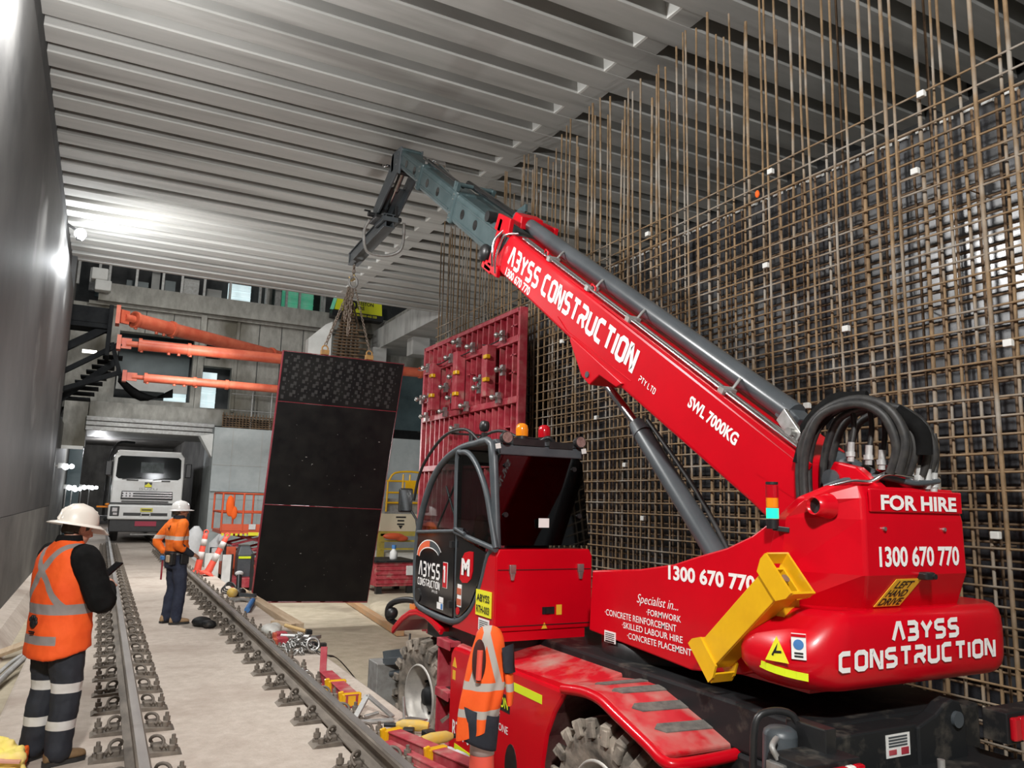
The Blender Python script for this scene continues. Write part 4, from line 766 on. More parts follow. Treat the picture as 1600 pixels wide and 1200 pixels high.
p = plate((3.41, 5.985, 1.645), X, Z, -Y, .105, .08, WHT, rg, 'paper_notice')
m = MB()
for x_, z_ in ((3.10, 1.75), (3.12, 2.18), (3.85, 1.75), (3.82, 2.17)): m.cyl((x_, 6.0 + (z_ - 1.49) * .12, z_), (x_, 5.975 + (z_ - 1.49) * .12, z_), .022, 12)
m.build('glass_fixing', BLK, rg)
for x_ in (3.10, 3.86):
    m = MB(); m.cyl((x_, 6.02, 2.42), (x_, 6.09, 2.42), .055, 18, .045); m.bar((x_, 6.08, 2.38), (x_, 6.12, 2.3), .03, .02); wl = m.build('work_lamp', BLK, T)
    m = MB(); m.cyl((x_, 6.019, 2.42), (x_, 6.014, 2.42), .048, 18); m.build('lamp_lens', mat('dull_lens', (.16, .09, .08), (.3, .2, .18), .25, scale=30), wl)
    plate((x_ - .12 if x_ < 3.5 else x_ + .0, 6.0, 2.31), V(1, 0, .2), V(-.2, 0, 1), -Y, .05, .045, CONCP, T, 'reflector_tab')
for x_, mm, nm in ((3.42, AMB, 'amber_beacon'), (3.66, RLENS, 'red_beacon')):
    m = MB(); m.cyl((x_, 6.35, 2.40), (x_, 6.35, 2.47), .055, 18); bb = m.build(nm, BLK, T)
    m = MB(); m.lathe([(.058, .0), (.06, .06), (.052, .10), (.03, .118), (.0001, .12)], (x_, 6.35, 2.47), 'z', 20); m.build('beacon_dome', mm, bb)
m = MB(); m.box(3.18, 3.5, 6.06, 6.12, 2.36, 2.42); m.box(3.55, 3.8, 6.06, 6.12, 2.35, 2.41); m.tube(smoothpath([(3.3, 6.3, 2.44), (3.5, 6.4, 2.46), (3.8, 6.45, 2.45)], 4), .012, 6); m.tube(smoothpath([(3.7, 6.2, 2.4), (3.62, 6.2, 2.46), (3.56, 6.25, 2.42)], 4), .018, 6); m.build('roof_wiring', BLK, T)
m = MB(); m.tube(smoothpath([(3.1, 6.6, 2.42), (3.08, 6.9, 2.55), (3.06, 7.4, 2.50), (3.02, 7.85, 2.2), (3.0, 8.0, 1.85)], 5), .016, 8); m.tube(smoothpath([(3.5, 6.4, 2.42), (3.45, 6.9, 2.56), (3.4, 7.4, 2.44), (3.4, 7.75, 2.1)], 5), .016, 8); m.bar((3.07, 7.2, 2.53), (3.42, 7.2, 2.53), .02, .02); m.build('roof_guard', BLK, T)
m = MB(); m.box(3.12, 3.16, 6.55, 6.6, 2.4, 2.5); m.lathe([(.0001, -.03), (.05, -.03), (.055, 0), (.05, .03), (.0001, .03)], (3.14, 6.58, 2.56), 'x', 16); m.build('roof_spotlight', BLK, T); m = MB(); m.cyl((3.25, 7.1, 2.42), (3.25, 7.1, 2.54), .03, 10); m.build('roof_antenna', BLK, T)
m = MB(); m.box(2.84, 3.0, 8.02, 8.06, 1.72, 1.98); mi = m.build('wing_mirror', BLK, T, bevel=.02); m = MB(); m.box(2.855, 2.985, 8.012, 8.02, 1.74, 1.96); m.build('mirror_glass', CHR, mi); m = MB(); m.tube([(2.98, 8.04, 1.75), (3.02, 7.95, 1.65), (3.02, 7.88, 1.5)], .014, 6); m.build('mirror_arm', BLK, mi)
m = MB(); m.box(3.1, 3.9, 6.1, 7.7, .5, .74); m.build('cab_support', BLK, T)
# lettering on the chassis side
def ct(s_, y0, z0, w_, h_, bold=.02, m_=WHT): return text(s_, w_, h_, (3.0, y0, z0), U, Z, NX, m_, sp, bold, t=.003)
ct('RTH-003', 6.755, -.225, .50, .135, .02)
ct('OUT OF\nSLEW ZONE', .0 + 6.12, .05, .44, .135, .005)
p = plate((3.0, 6.1, .21), U, Z, NX, .44, .13, BLKL, sp, 'caution_board'); text('CAUTION', .40, .085, (2.996, 6.08, .235), U, Z, NX, LIME, p, .02)
plate((3.0, 5.80, .40), U, V(0, 0, 1), NX, .64, .062, LIME, sp, 'lime_reflector_strip')
plate((3.0, 6.70, -.335), U, Z, NX, .34, .055, LIME, sp, 'lime_reflector_strip'); plate((3.0, 5.9, -.335), U, Z, NX, .34, .055, LIME, sp, 'lime_reflector_strip')
tri((3.0, 6.80, .36), U, Z, NX, .09, OSTK, sp, 'warning_triangle'); plate((3.0, 6.79, .25), U, Z, NX, .06, .08, OSTK, sp, 'caution_sticker')
m = MB(); m.ball((3.12, 6.6, .68), (.03, .06, .06)); m.cyl((3.12, 6.6, .58), (3.12, 6.6, .68), .02, 8); m.build('tank_cap', BLK, T)
m = MB(); m.prism('x', [(5.62 + .10 * math.cos(a), -.17 + .17 * math.sin(a)) for a in [2 * PI * i / 18 for i in range(18)]], 2.996, 3.02); m.build('side_recess', BLK, sp)
p = plate((3.85, 2.949, .55), X, Z, -Y, .195, .118, CONCP, rb, 'rating_label')
m = MB()
for q in range(4): m.box(3.87, 4.02, 2.943, 2.947, .605 + q * .015, .613 + q * .015)
m.build('label_print', DGREY, p)
m = MB(); m.box(3.87, 3.93, 2.943, 2.947, .565, .59); m.box(3.97, 4.03, 2.943, 2.947, .56, .595); m.build('label_print', REDF, p)

# ================================================================== LIFTED FORM, CHAIN, RED FORMWORK
lf = thing('formwork_panel', 'tall black film faced form hanging from the crane chain above the ground', 'formwork', (4.0, 15.8, -.2))
def pp_(u, v, off=0):      # u across 0..1, v up 0..1 on the hanging, slightly tilted sheet
    a = V(2.78, 16.12, -.19).lerp(V(5.09, 16.06, -.26), u); b = V(2.90, 15.33, 4.70).lerp(V(5.37, 15.27, 4.68), u)
    return a.lerp(b, v) + V(0, -1, -.15).normalized() * off
def sheet(mb, u0, u1, v0, v1, o0, o1):
    q = [pp_(u0, v0, o0), pp_(u1, v0, o0), pp_(u1, v1, o0), pp_(u0, v1, o0), pp_(u0, v0, o1), pp_(u1, v0, o1), pp_(u1, v1, o1), pp_(u0, v1, o1)]
    mb.add(q, [(0, 3, 2, 1), (4, 5, 6, 7), (0, 1, 5, 4), (1, 2, 6, 5), (2, 3, 7, 6), (3, 0, 4, 7)])
PRINT = mat('print_grey', (.050, .049, .048), (.028, .027, .027), .5, scale=20)
for v0, v1 in ((0.004, .386), (.389, .796), (.799, .997)):
    m = MB(); sheet(m, .004, .996, v0, v1, 0, .02); m.cur = 1
    if v0 > .7:
        for r in range(-2, 16):
            for c in range(24):
                u_ = .02 + c * .044 + (r % 2) * .022; v_ = .992 - r * .0175 - c * .0067 + (.044 if c > 6 else 0) + (.044 if c > 13 else 0) + (.044 if c > 19 else 0)
                if .806 < v_ - .008 and v_ + .008 < .994 and u_ < .965: w_, hh = (.024, .015) if (c + r) % 2 == 0 else (.009, .006); sheet(m, u_, u_ + w_, v_ - hh / 2, v_ + hh / 2, .0195, .0205)
    else:
        for i in range(20):
            u_ = random.uniform(.06, .93); v_ = v0 + (v1 - v0) * random.choice([random.uniform(.1, .9), random.uniform(.15, .5)]); s_ = random.uniform(.0015, .005); sheet(m, u_, u_ + s_ * random.choice([1, 1, 3]), v_, v_ + s_ * .6, .0195, .0205)
    m.build('plywood_sheet', [PLY, PRINT if v0 > .7 else GALV], lf)
m = MB()
for v_ in (.0, .387, .7975, .9985): sheet(m, 0, 1, v_ - .0012, v_ + .0012, -.12, .021)
for u_ in (0.0, .998): sheet(m, u_, u_ + .003, 0, 1, -.12, .021)
for u_ in (.2, .4, .6, .8): sheet(m, u_ - .02, u_ + .02, 0, 1, -.12, -.001)
m.build('steel_frame', REDK, lf)
for u_ in (.33, .70):
    m = MB(); c = pp_(u_, 1.0, -.04); m.box(c.x - .08, c.x + .08, c.y - .05, c.y + .05, c.z, c.z + .1); m.tube([c + V(.06 * math.cos(a), 0, .13 + .06 * math.sin(a)) for a in [2 * PI * i / 12 for i in range(12)]], .018, 6, True); m.build('lifting_bracket', mat('rusty_yellow', (.55, .30, .08), (.35, .2, .08), .6, scale=15), lf, bevel=.01)
ch = thing('chain_sling', 'steel hook and chain sling hanging from the crane jib above the black form', 'chain', (4.25, 15.5, 6.7))
CHN = mat('chain_steel', (.20, .15, .11), (.36, .30, .25), .55, metal=.5, scale=15)
def link(mb, c, ax, sz, r, flip):
    ax = ax.normalized(); s_ = ax.orthogonal().normalized()
    if flip: s_ = ax.cross(s_)
    mb.tube([c + ax * sz * math.sin(a) + s_ * sz * .55 * math.cos(a) for a in [2 * PI * i / 10 for i in range(10)]], r, 5, True)
def chain(a, b, sz, r, name):
    m = MB(); a = Vector(a); b = Vector(b); n = int((b - a).length / (sz * 1.5))
    for i in range(n): link(m, a.lerp(b, (i + .5) / n), b - a, sz, r, i % 2)
    return m.build(name, CHN, ch)
chain((4.25, 15.5, 6.72), (4.25, 15.5, 6.42), .05, .014, 'top_chain')
m = MB(); m.tube([V(4.25 + .085 * math.cos(a), 15.5, 6.33 + .12 * math.sin(a)) for a in [2 * PI * i / 18 for i in range(18)]], .028, 8, True); m.build('master_ring', GALV, ch)
m = MB(); m.tube(smoothpath([(4.25, 15.5, 6.5), (4.28, 15.5, 6.42), (4.2, 15.5, 6.36), (4.16, 15.5, 6.44)], 4), .022, 8); m.build('hook', mat('hook_gold', (.55, .42, .18), (.4, .3, .16), .4, metal=.7, scale=10), ch)
c = pp_(.33, 1, -.04); chain((4.2, 15.5, 6.22), c + V(0, 0, .2), .05, .013, 'chain_leg'); c = pp_(.70, 1, -.04); chain((4.3, 15.5, 6.22), c + V(0, 0, .2), .035, .007, 'chain_leg')
chain((4.16, 15.5, 6.2), (4.12, 15.5, 5.5), .06, .018, 'spare_chain'); chain((4.24, 15.5, 6.2), (4.2, 15.5, 5.2), .06, .018, 'spare_chain')

fw = thing('wall_formwork_panel', 'large dark red ribbed steel form standing at the far end of the bars', 'formwork', (5.9, 13.2, FZ))
m = MB(); m.box(5.95, 5.97, 11.05, 15.35, FZ, 5.05); m.build('face_plate', REDK, fw)  # shade between the ribs is put into this darker red
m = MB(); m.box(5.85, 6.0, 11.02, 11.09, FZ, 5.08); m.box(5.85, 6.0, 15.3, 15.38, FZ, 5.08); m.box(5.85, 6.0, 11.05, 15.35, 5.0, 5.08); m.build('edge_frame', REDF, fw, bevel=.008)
for z in (4.55, 3.53, 2.5, 1.4, .4):
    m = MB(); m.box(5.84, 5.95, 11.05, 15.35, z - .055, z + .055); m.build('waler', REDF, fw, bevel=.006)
for i in range(1, 18):
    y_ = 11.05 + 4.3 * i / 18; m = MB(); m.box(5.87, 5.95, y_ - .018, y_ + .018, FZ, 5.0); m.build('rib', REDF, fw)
m = MB()
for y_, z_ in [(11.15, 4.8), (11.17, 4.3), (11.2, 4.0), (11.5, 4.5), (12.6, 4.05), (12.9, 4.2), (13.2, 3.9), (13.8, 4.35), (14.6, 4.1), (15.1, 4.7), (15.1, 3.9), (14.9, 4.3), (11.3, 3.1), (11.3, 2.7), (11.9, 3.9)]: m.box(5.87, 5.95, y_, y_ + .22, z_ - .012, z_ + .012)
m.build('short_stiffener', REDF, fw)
for y_, z0, z1 in ((11.95, 3.75, 5.0 - .45), (13.25, 3.65, 4.65), (14.45, 3.75, 4.6)):
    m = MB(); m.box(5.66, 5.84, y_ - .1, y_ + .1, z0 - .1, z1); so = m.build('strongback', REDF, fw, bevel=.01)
    for z_ in (z0 + .15, z0 + .55):
        m = MB(); m.box(5.62, 5.7, y_ - .16, y_ - .02, z_, z_ + .07); m.build('yellow_wedge', YEL, so, bevel=.01)
for y_, z_ in [(11.5, 4.65), (12.7, 4.65), (13.7, 4.6), (14.9, 4.58), (11.6, 3.6), (12.9, 3.58), (13.9, 3.57), (14.9, 3.56), (12.3, 4.0), (11.45, 4.05), (13.5, 4.2), (13.9, 4.05), (14.75, 3.95), (13.55, 3.8), (13.35, 4.85), (13.3, 3.2), (15.2, 3.95), (12.35, 3.85)]:
    m = MB(); m.cyl((5.84, y_, z_), (5.66, y_, z_), .022, 8); m.box(5.74, 5.80, y_ - .05, y_ + .05, z_ - .09, z_ + .09); m.cyl((5.70, y_ - .12, z_ + .02), (5.70, y_ + .12, z_ - .02), .014, 6); m.ball((5.66, y_, z_), .05, 8, 6); m.build('form_clamp', STEEL, fw)
m = MB()
for y_ in (11.9, 13.1, 14.2, 15.1): m.tube(smoothpath([(5.8, y_ - .35, 4.62), (5.74, y_, 4.56), (5.76, y_ + .35, 4.62)], 3), .012, 6)
m.build('tie_wire', BLK, fw)

# ================================================================== STRUTS, BRACKET, SIGN, SHAFT STUFF
def strut(label, a, b, r):
    t = thing('strut', label, 'strut', (Vector(a) + Vector(b)) / 2); a = Vector(a); b = Vector(b); d = (b - a).normalized()
    m = MB(); m.cyl(a + d * .5, b, r, 20); m.build('tube', STRUT, t)
    for s_ in (.5, 1.95, (b - a).length - 2.4): m = MB(); m.cyl(a + d * s_, a + d * (s_ + .1), r * 1.22, 20); m.build('flange', STRUT, t)
    m = MB(); m.cyl(a + d * .15, a + d * .5, r * .55, 12); m.bar(a, a + d * .3, .5 * r, 1.9 * r); m.box(a.x - .12, a.x, a.y - r * 1.2, a.y + r * 1.2, a.z - r * 1.3, a.z + r * 1.3); m.build('pin_end', STRUT, t)
    for s_ in (.6, 1.4, 1.7, 2.05): m = MB(); m.cyl(a + d * s_ - V(0, 0, r * .9), a + d * s_ - V(0, 0, r * 1.35), .05, 8); m.build('bolt', STRUT, t)
strut('thick red raking strut, uppermost of the three across the shaft', (0.0, 27, 7.38), (7.3, 32.55, 7.42), .225)
strut('bright orange strut lit at its left end, middle of the three across the shaft', (.1, 27, 6.52), (12.5, 27, 6.60), .175)
strut('thin orange strut, lowest of the three across the shaft', (.35, 27, 5.48), (5.7, 27, 5.5), .135)
br = thing('steel_bracket', 'dark grey steel bracket frame carrying the struts at the left shaft wall', 'bracket', (-.8, 27, 5.3))
m = MB(); m.box(-1.58, -.25, 26.6, 27.5, 7.0, 7.5); m.box(-.32, -.2, 26.5, 27.6, 6.0, 7.6); m.box(-1.58, -.2, 26.6, 27.5, 6.85, 7.0); m.build('top_beam', MATTE, br, bevel=.02)
m = MB(); m.bar((-1.45, 26.9, 6.15), (-.3, 26.9, 6.95), .25, .22); m.bar((-1.4, 27, 5.45), (.1, 27, 6.5), .2, .14); m.bar((-1.35, 27, 4.92), (.2, 27, 5.6), .2, .14); m.bar((-.15, 27, 6.5), (.2, 27, 5.4), .12, .12, (0, 1, 0)); m.bar((-1.45, 27.6, 4.65), (0, 27.6, 6.0), .1, .2); m.build('brace', MATTE, br)
m = MB()
for i in range(9): m.box(-1.5 + i * .14, -.6 + i * .1, 27.8, 28.6, 4.75 + i * .18, 4.80 + i * .18)
m.build('stair_tread', MATTE, br)
m = MB(); m.box(-.95, -.55, 27.3, 27.35, 6.15, 6.25); m.build('work_lamp', mat('small_lamp_lit', (1, 1, .9), emit=(1, .97, .85), es=3), br)
m = MB(); q = [(.1, 32.7, 5.6), (.5, 32.6, 5.15), (1.4, 32.6, 5.0), (2.0, 32.7, 5.35)]
m = MB(); m.loft([[(.15 + i * .28, 33.0, 6.35 - .25 * math.sin(i * .5) - .12 * i), (.15 + i * .28, 32.7, 6.2 - .3 * math.sin(i * .55) - .12 * i), (.15 + i * .28, 33.0, 6.05 - .5 * math.sin(i * .55) - .06 * i)] for i in range(8)]); tag(m.build('draped_sheet', BLKC, org=(1.2, 32.8, 5.6)), 'black sheeting sagging across the large opening in the back wall', 'sheeting')
sg = thing('loading_platform', 'bright yellow loading platform panel with black lettering above the back wall', 'platform', (9.1, 32.2, 9.7))
m = MB(); m.prism('y', [(8.05, 9.82), (10.15, 9.70), (10.10, 10.35), (8.15, 10.42)], 32.0, 32.1); yp = m.build('yellow_panel', mat('platform_yellow', (.80, .82, .02), rough=.5), sg)
m = MB(); m.box(7.95, 10.2, 31.98, 32.5, 9.52, 9.78); lo_ = m.build('dark_ledge', BLK, sg)
m = MB(); m.prism('y', [(7.86, 9.8), (8.0, 9.8), (8.12, 10.3), (8.0, 10.35)], 31.99, 32.08); m.build('green_edge', GRNE, sg)
text('PRESTON\nHIRE', .80, .36, (8.95, 31.995, 9.93), X, V(-.06, 0, 1), -Y, BLKL, yp, .03, t=.005)
text('PRESTON 1800 440 550', 1.3, .10, (8.6, 31.975, 9.63), X, Z, -Y, YSTK, lo_, .02, t=.005)
m = MB(); m.lathe([(.23, 0), (.23, -.02), (.14, -.02), (.14, 0)], (8.78, 31.99, 10.1), 'y', 20); m.lathe([(.09, 0), (.09, -.02), (.0001, -.02)], (8.78, 31.99, 10.1), 'y', 16); m.build('round_emblem', BLKL, yp)
t = thing('concrete_stub_form', 'pale white column face standing at the back behind the black form', 'column', (7.3, 31, 4.6))
m = MB(); m.prism('y', [(6.8, 4.4), (7.72, 4.4), (7.72, 9.0), (7.45, 8.85), (6.8, 8.2)], 30.9, 31.4); m.build('white_face', CONCP, t)
t = thing('column_cage', 'rusty column reinforcement cage behind the crane chain with bars sticking out', 'rebar', (8.3, 31.2, 4.6))
for i in range(14):
    x_ = 7.8 + i * .08; m = MB(); m.tube([(x_, 31.0 + (i % 3) * .12, 4.4), (8.1 + (x_ - 7.8) * .75, 31.0 + (i % 3) * .12, 9.0), (8.35 + (x_ - 8.3) * .12, 31.1, 10.4)], .035, 5); m.build('upright_bar', RUSTD, t, fixn=False)
for i in range(34):
    z_ = 6.0 + i * .13; k = .54 if z_ < 8.2 else max(.13, .54 - (z_ - 8.2) * .28); cx = 8.32; m = MB(); m.tube([(cx - k, 30.85, z_), (cx + k + (.3 if 7.4 < z_ < 8.9 and i % 2 else .03), 30.85, z_ + .05)], .042, 5); m.build('stirrup', RUSTD, t, fixn=False)
t = thing('starter_bars', 'low heap of rusty starter bars and mesh on the pale buttress beside the black form', 'rebar', (5, 31.8, 4.45))
for i in range(6):
    m = MB(); m.tube([(3.9, 31.75 + i * .05, 4.5 + i * .09), (6.9, 31.7 + i * .05, 4.52 + i * .085)], .025, 5); m.build('level_bar', RUSTD, t, fixn=False)
for i in range(24):
    m = MB(); m.tube([(3.9 + i * .125, 31.75, 4.455), (3.9 + i * .125, 31.75, 5.05)], .018, 5); m.build('upright_bar', RUSTD, t, fixn=False)
t = thing('guard_rail', 'thin pale metal guard rail standing behind the starter bars', 'railing', (5, 32.2, 4.45))
m = MB()
for x_ in (5.0, 5.75, 6.3, 7.2, 8.0): m.tube([(x_, 32.1, 4.455), (x_, 32.1, 6.0)], .03, 6)
for z_ in (5.2, 5.85): m.tube([(4.2, 32.1, z_), (8.6, 32.1, z_)], .02, 6)
m.build('rail_frame', GALV, t)
# lit lamps
fl = thing('flood_light', 'brightly lit white floodlight high on the left wall near the far end of the deck', 'light', (-1.0, 20.5, 7.9))
m = MB(); m.box(-1.1, -.98, 20.38, 20.62, 7.78, 8.02); m.bar((-1.3, 20.5, 8.1), (-1.05, 20.5, 7.95), .05, .05); m.build('housing', BLK, fl); m = MB(); m.lathe([(.14, 0), (.10, .05), (.0001, .07)], (-.98, 20.5, 7.9), 'x', 20); m.ball((-1.02, 20.44, 7.9), .13, 12, 8); m.build('lit_lens', LAMPE, fl)
tl0 = None
LB = ['small lit lamp on the left tunnel wall, highest and nearest of the row', 'small lit lamp of the low tunnel row, leftmost beside the hat', 'small lit lamp of the low tunnel row, second from the left', 'small lit lamp of the low tunnel row, third from the left', 'small lit lamp of the low tunnel row, nearest to the truck']
SML = mat('tunnel_lamp_lit', (1, 1, 1), emit=(.9, .96, 1.0), es=14)
for (x_, y_, z_), lb in zip([(-1.17, 30.0, 2.66), (-1.2, 36.5, 2.0), (-1.05, 38.6, 1.95), (-.75, 41, 2.05), (-.45, 43, 2.05)], LB):
    t = local(thing('tunnel_lamp', lb, 'light', (x_, y_, z_))); m = MB(); m.box(-.2, -.0, -.06, .06, -.05, .12)
    if z_ > 2.5: m.box(-.285, -.2, -.03, .03, 0, .06)
    m.build('lamp_case', GALV, t); m = MB(); m.ball((.03, -.08, 0), .10, 10, 6); m.ball((.2, -.08, .02), .08, 10, 6); m.build('lit_bulb', SML, t)
    if z_ < 2.5: m = MB(); fz_ = (-.16 if x_ < -.58 else 0) - z_; m.cyl((-.1, 0, fz_ + .01), (-.1, 0, -.04), .025, 8); m.box(-.3, .1, -.2, .2, fz_, fz_ + .03); m.build('stand', GALV, t)

# ================================================================== TRUCK
tk = thing('truck', 'white tipper truck with black windscreen facing us at the tunnel mouth', 'truck', (1.75, 33.6, 0.03))
W = 1.22; xc = 1.75
def fr(z):                           # front face distance (slightly raked above the waist)
    return 32.5 + max(0, z - 2.3) * .22
m = MB(); m.loft([[(xc - W, fr(z), z), (xc + W, fr(z), z), (xc + W, 34.6, z), (xc - W, 34.6, z)] if z < 3.3 else [(xc - W + .12, fr(z) + .1, z), (xc + W - .12, fr(z) + .1, z), (xc + W - .12, 34.5, z), (xc - W + .12, 34.5, z)] for z in (.98, 2.3, 3.25, 3.42, 3.46)], True, False); tc = m.build('cab', TRW, tk, bevel=.05, seg=3)
m = MB(); m.loft([[(xc - k, fr(z) - .012, z), (xc + k, fr(z) - .012, z), (xc + k, fr(z) + .03, z), (xc - k, fr(z) + .03, z)] for z, k in ((2.38, 1.02), (2.46, 1.12), (3.15, 1.10), (3.24, 1.0))], True, False); ws = m.build('windscreen', mat('truck_glass_dark', (.012, .014, .014), rough=.12, spec=.15), tk)
m = MB(); m.prism('y', [(1.45, 2.62), (2.25, 2.62), (2.25, 3.02), (1.45, 3.02)], 32.54, 32.545); m.v = [V(q.x, fr(q.z) - .016, q.z) for q in m.v]; m.build('painted_reflection', mat('reflection_grey', (.22, .25, .25), (.1, .12, .12), .6, scale=4), ws)  # grey patch on the glass, a painted reflection
m = MB()
for x0, x1 in ((.85, 1.5), (1.9, 2.5)): m.bar((x0, 32.47, 2.36), (x1, 32.49, 2.46), .03, .02)
m.bar((1.0, 32.46, 2.34), (1.4, 32.46, 2.34), .03, .04); m.bar((2.2, 32.46, 2.33), (2.5, 32.46, 2.33), .03, .04); m.build('wiper', BLK, tk)
m = MB(); m.prism('y', [(.86, 1.62), (2.64, 1.62), (2.62, 1.93), (.88, 1.93)], 32.44, 32.52); gr = m.build('grille', BLK, tk, bevel=.02)
m = MB()
for z_ in (1.70, 1.79, 1.88): m.box(.9, 2.6, 32.41, 32.45, z_ - .02, z_ + .018)
for x_ in (.98, 1.1, 1.22): m.box(x_ - .04, x_ + .04, 32.405, 32.44, 1.7, 1.9)
m.build('chrome_slat', CHR, gr); m = MB(); m.box(.9, 2.5, 32.44, 32.5, 1.53, 1.57); m.box(.5, 3.0, 32.46, 32.5, 1.44, 1.50); m.build('panel_gap', BLK, tk)
m = MB(); m.box(xc - 1.27, xc + 1.27, 32.36, 32.7, .88, 1.42); bu = m.build('bumper', TRW, tk, bevel=.05, seg=3)
m = MB(); m.box(1.0, 2.5, 32.35, 32.4, 1.02, 1.13); m.build('bumper_slot', BLK, bu)
for x0, x1 in ((.55, .86), (2.64, 2.95)):
    m = MB(); m.box(x0, x1, 32.34, 32.4, 1.0, 1.36); hl = m.build('headlamp', BLK, tk, bevel=.02); m = MB(); m.box(x0 + .06, x1 - .06, 32.32, 32.35, 1.16, 1.31); m.box(x0 + .1, x1 - .06, 32.32, 32.35, 1.04, 1.13); m.build('lamp_glass', CHR, hl, bevel=.01)
m = MB(); m.box(1.56, 1.98, 32.33, 32.37, 1.17, 1.31); np_ = m.build('number_plate', mat('plate_yellow', (.62, .55, .06), rough=.5), bu); m = MB(); m.box(1.6, 1.94, 32.325, 32.332, 1.21, 1.27); m.build('plate_characters', mat('plate_ink', (.12, .11, .03), rough=.6), np_)
m = MB(); m.tube([(1.6, 32.33, 1.02), (1.6, 32.3, 1.12), (1.9, 32.3, 1.12), (1.9, 32.33, 1.02)], .025, 6); m.build('tow_hook', TRW, bu)
m = MB(); m.box(1.63, 1.88, 32.47, 32.5, 2.08, 2.27); nb = m.build('fleet_sign', BLK, tk); m = MB(); m.box(1.64, 1.87, 32.46, 32.47, 2.09, 2.17); m.build('fleet_sign_field', YSTK, nb); m = MB(); m.prism('y', [(1.68, 2.17), (1.83, 2.17), (1.755, 2.25)], 32.46, 32.47); m.build('fleet_sign_field', YSTK, nb)
text('ISUZU', .62, .09, (1.46, 32.49, 1.97), X, Z, -Y, GALV, tk, .01, t=.01)
m = MB(); m.box(xc - 1.2, xc + 1.2, 32.5, 32.8, .42, .9); m.build('underrun_bar', BLK, tk, bevel=.03)
m = MB(); m.box(1.42, 2.15, 32.46, 32.5, .64, .82); p = m.build('red_board', mat('board_red', (.35, .03, .06), rough=.6), tk)
m = MB(); m.box(xc - .45, xc + .45, 32.7, 33.0, .3, .36); m.box(xc - 1.0, xc + 1.0, 33.2, 38, .45, .85); m.build('chassis', GALV, tk)
for x_ in (xc - 1.0, xc + 1.0):
    m = MB(); m.lathe([(.28, -.14), (.45, -.15), (.5, -.1), (.5, .1), (.45, .15), (.28, .14), (.28, -.14)], (x_, 33.55, .53), 'x', 24); ty = m.build('wheel_tyre', BLK, tk); m = MB(); m.cyl((x_ - .1, 33.55, .53), (x_ + .1, 33.55, .53), .28, 16); m.build('wheel_rim', GALV, ty)
for sx, xm in ((-1, xc - 1.38), (1, xc + 1.38)):
    m = MB(); m.box(xm - .11, xm + .11, 32.6, 32.68, 2.48, 3.02); mi = m.build('mirror', BLK, tk, bevel=.03); m = MB(); m.tube([(xc + sx * 1.2, 32.8, 3.05), (xm, 32.68, 3.0)], .02, 6); m.tube([(xc + sx * 1.2, 32.8, 2.4), (xm, 32.68, 2.5)], .02, 6); m.build('mirror_arm', STEEL, mi)
m = MB(); m.box(xc - 1.25, xc + 1.25, 34.9, 40, 1.2, 3.2); m.build('tipper_body', DARK, tk, bevel=.04)
m = MB(); m.tube(smoothpath([(.35, 34.0, 1.0), (.38, 33.6, 2.9), (.6, 34.0, 3.75), (1.2, 34.6, 3.85)], 4), .05, 8); m.build('snorkel_pipe', BLK, tk); m = MB(); m.box(2.95, 3.1, 33.8, 34.5, 1.2, 2.3); m.build('air_box', BLK, tk)
m = MB(); m.box(.1, .5, 32.7, 32.8, 1.3, 1.36); m.ball((.45, 32.65, 1.42), (.09, .06, .05)); m.build('side_marker', AMB, tk)
m = MB(); m.box(.2, .5, 32.6, 33.2, .75, 1.0); m.ball((.42, 32.58, .88), .05); m.build('side_step', CHASS, tk)
tk.location.x -= .22

# ================================================================== PEOPLE
def band_mat(name, base, base2, silver, zb=(), cross=None, rough=.8, xb=(), zmin_dark=None):
    """cloth with sewn-on reflective tape: level bands zb, a cross on the back, sleeve/shoulder tapes"""
    m = mat(name, base, base2, rough, scale=5, bump=.35, bscale=7); nt = m.node_tree; N = nt.nodes; L = nt.links; b = N['Principled BSDF']
    tc = [n for n in N if n.bl_idname == 'ShaderNodeTexCoord'][0]; sp = N.new('ShaderNodeSeparateXYZ'); L.new(tc.outputs['Object'], sp.inputs[0])
    def M(op, a, c=None):
        n = N.new('ShaderNodeMath'); n.operation = op
        for i, q in enumerate((a, c)):
            if q is None: continue
            if isinstance(q, (int, float)): n.inputs[i].default_value = q
            else: L.new(q, n.inputs[i])
        return n.outputs[0]
    x, y, z = sp.outputs; tot = None
    def acc(q):
        nonlocal tot
        tot = q if tot is None else M('MAXIMUM', tot, q)
    for z0, z1, x0, x1 in zb: acc(M('MULTIPLY', M('MULTIPLY', M('GREATER_THAN', z, z0), M('LESS_THAN', z, z1)), M('MULTIPLY', M('GREATER_THAN', x, x0), M('LESS_THAN', x, x1))))
    if cross:
        zc, k, wd, z0, z1, yb = cross
        dz = M('MULTIPLY', M('SUBTRACT', z, zc), k)
        for s in (1, -1):
            d = M('ABSOLUTE', M('ADD', x, M('MULTIPLY', dz, s)))
            acc(M('MULTIPLY', M('MULTIPLY', M('LESS_THAN', d, wd), M('LESS_THAN', y, yb)), M('MULTIPLY', M('GREATER_THAN', z, z0), M('LESS_THAN', z, z1))))
    mx = N.new('ShaderNodeMix'); mx.data_type = 'RGBA'; L.new(tot, mx.inputs['Factor'])
    src = b.inputs['Base Color'].links[0].from_socket; L.new(src, mx.inputs['A']); mx.inputs['B'].default_value = (*silver, 1); L.new(mx.outputs['Result'], b.inputs['Base Color'])
    return m
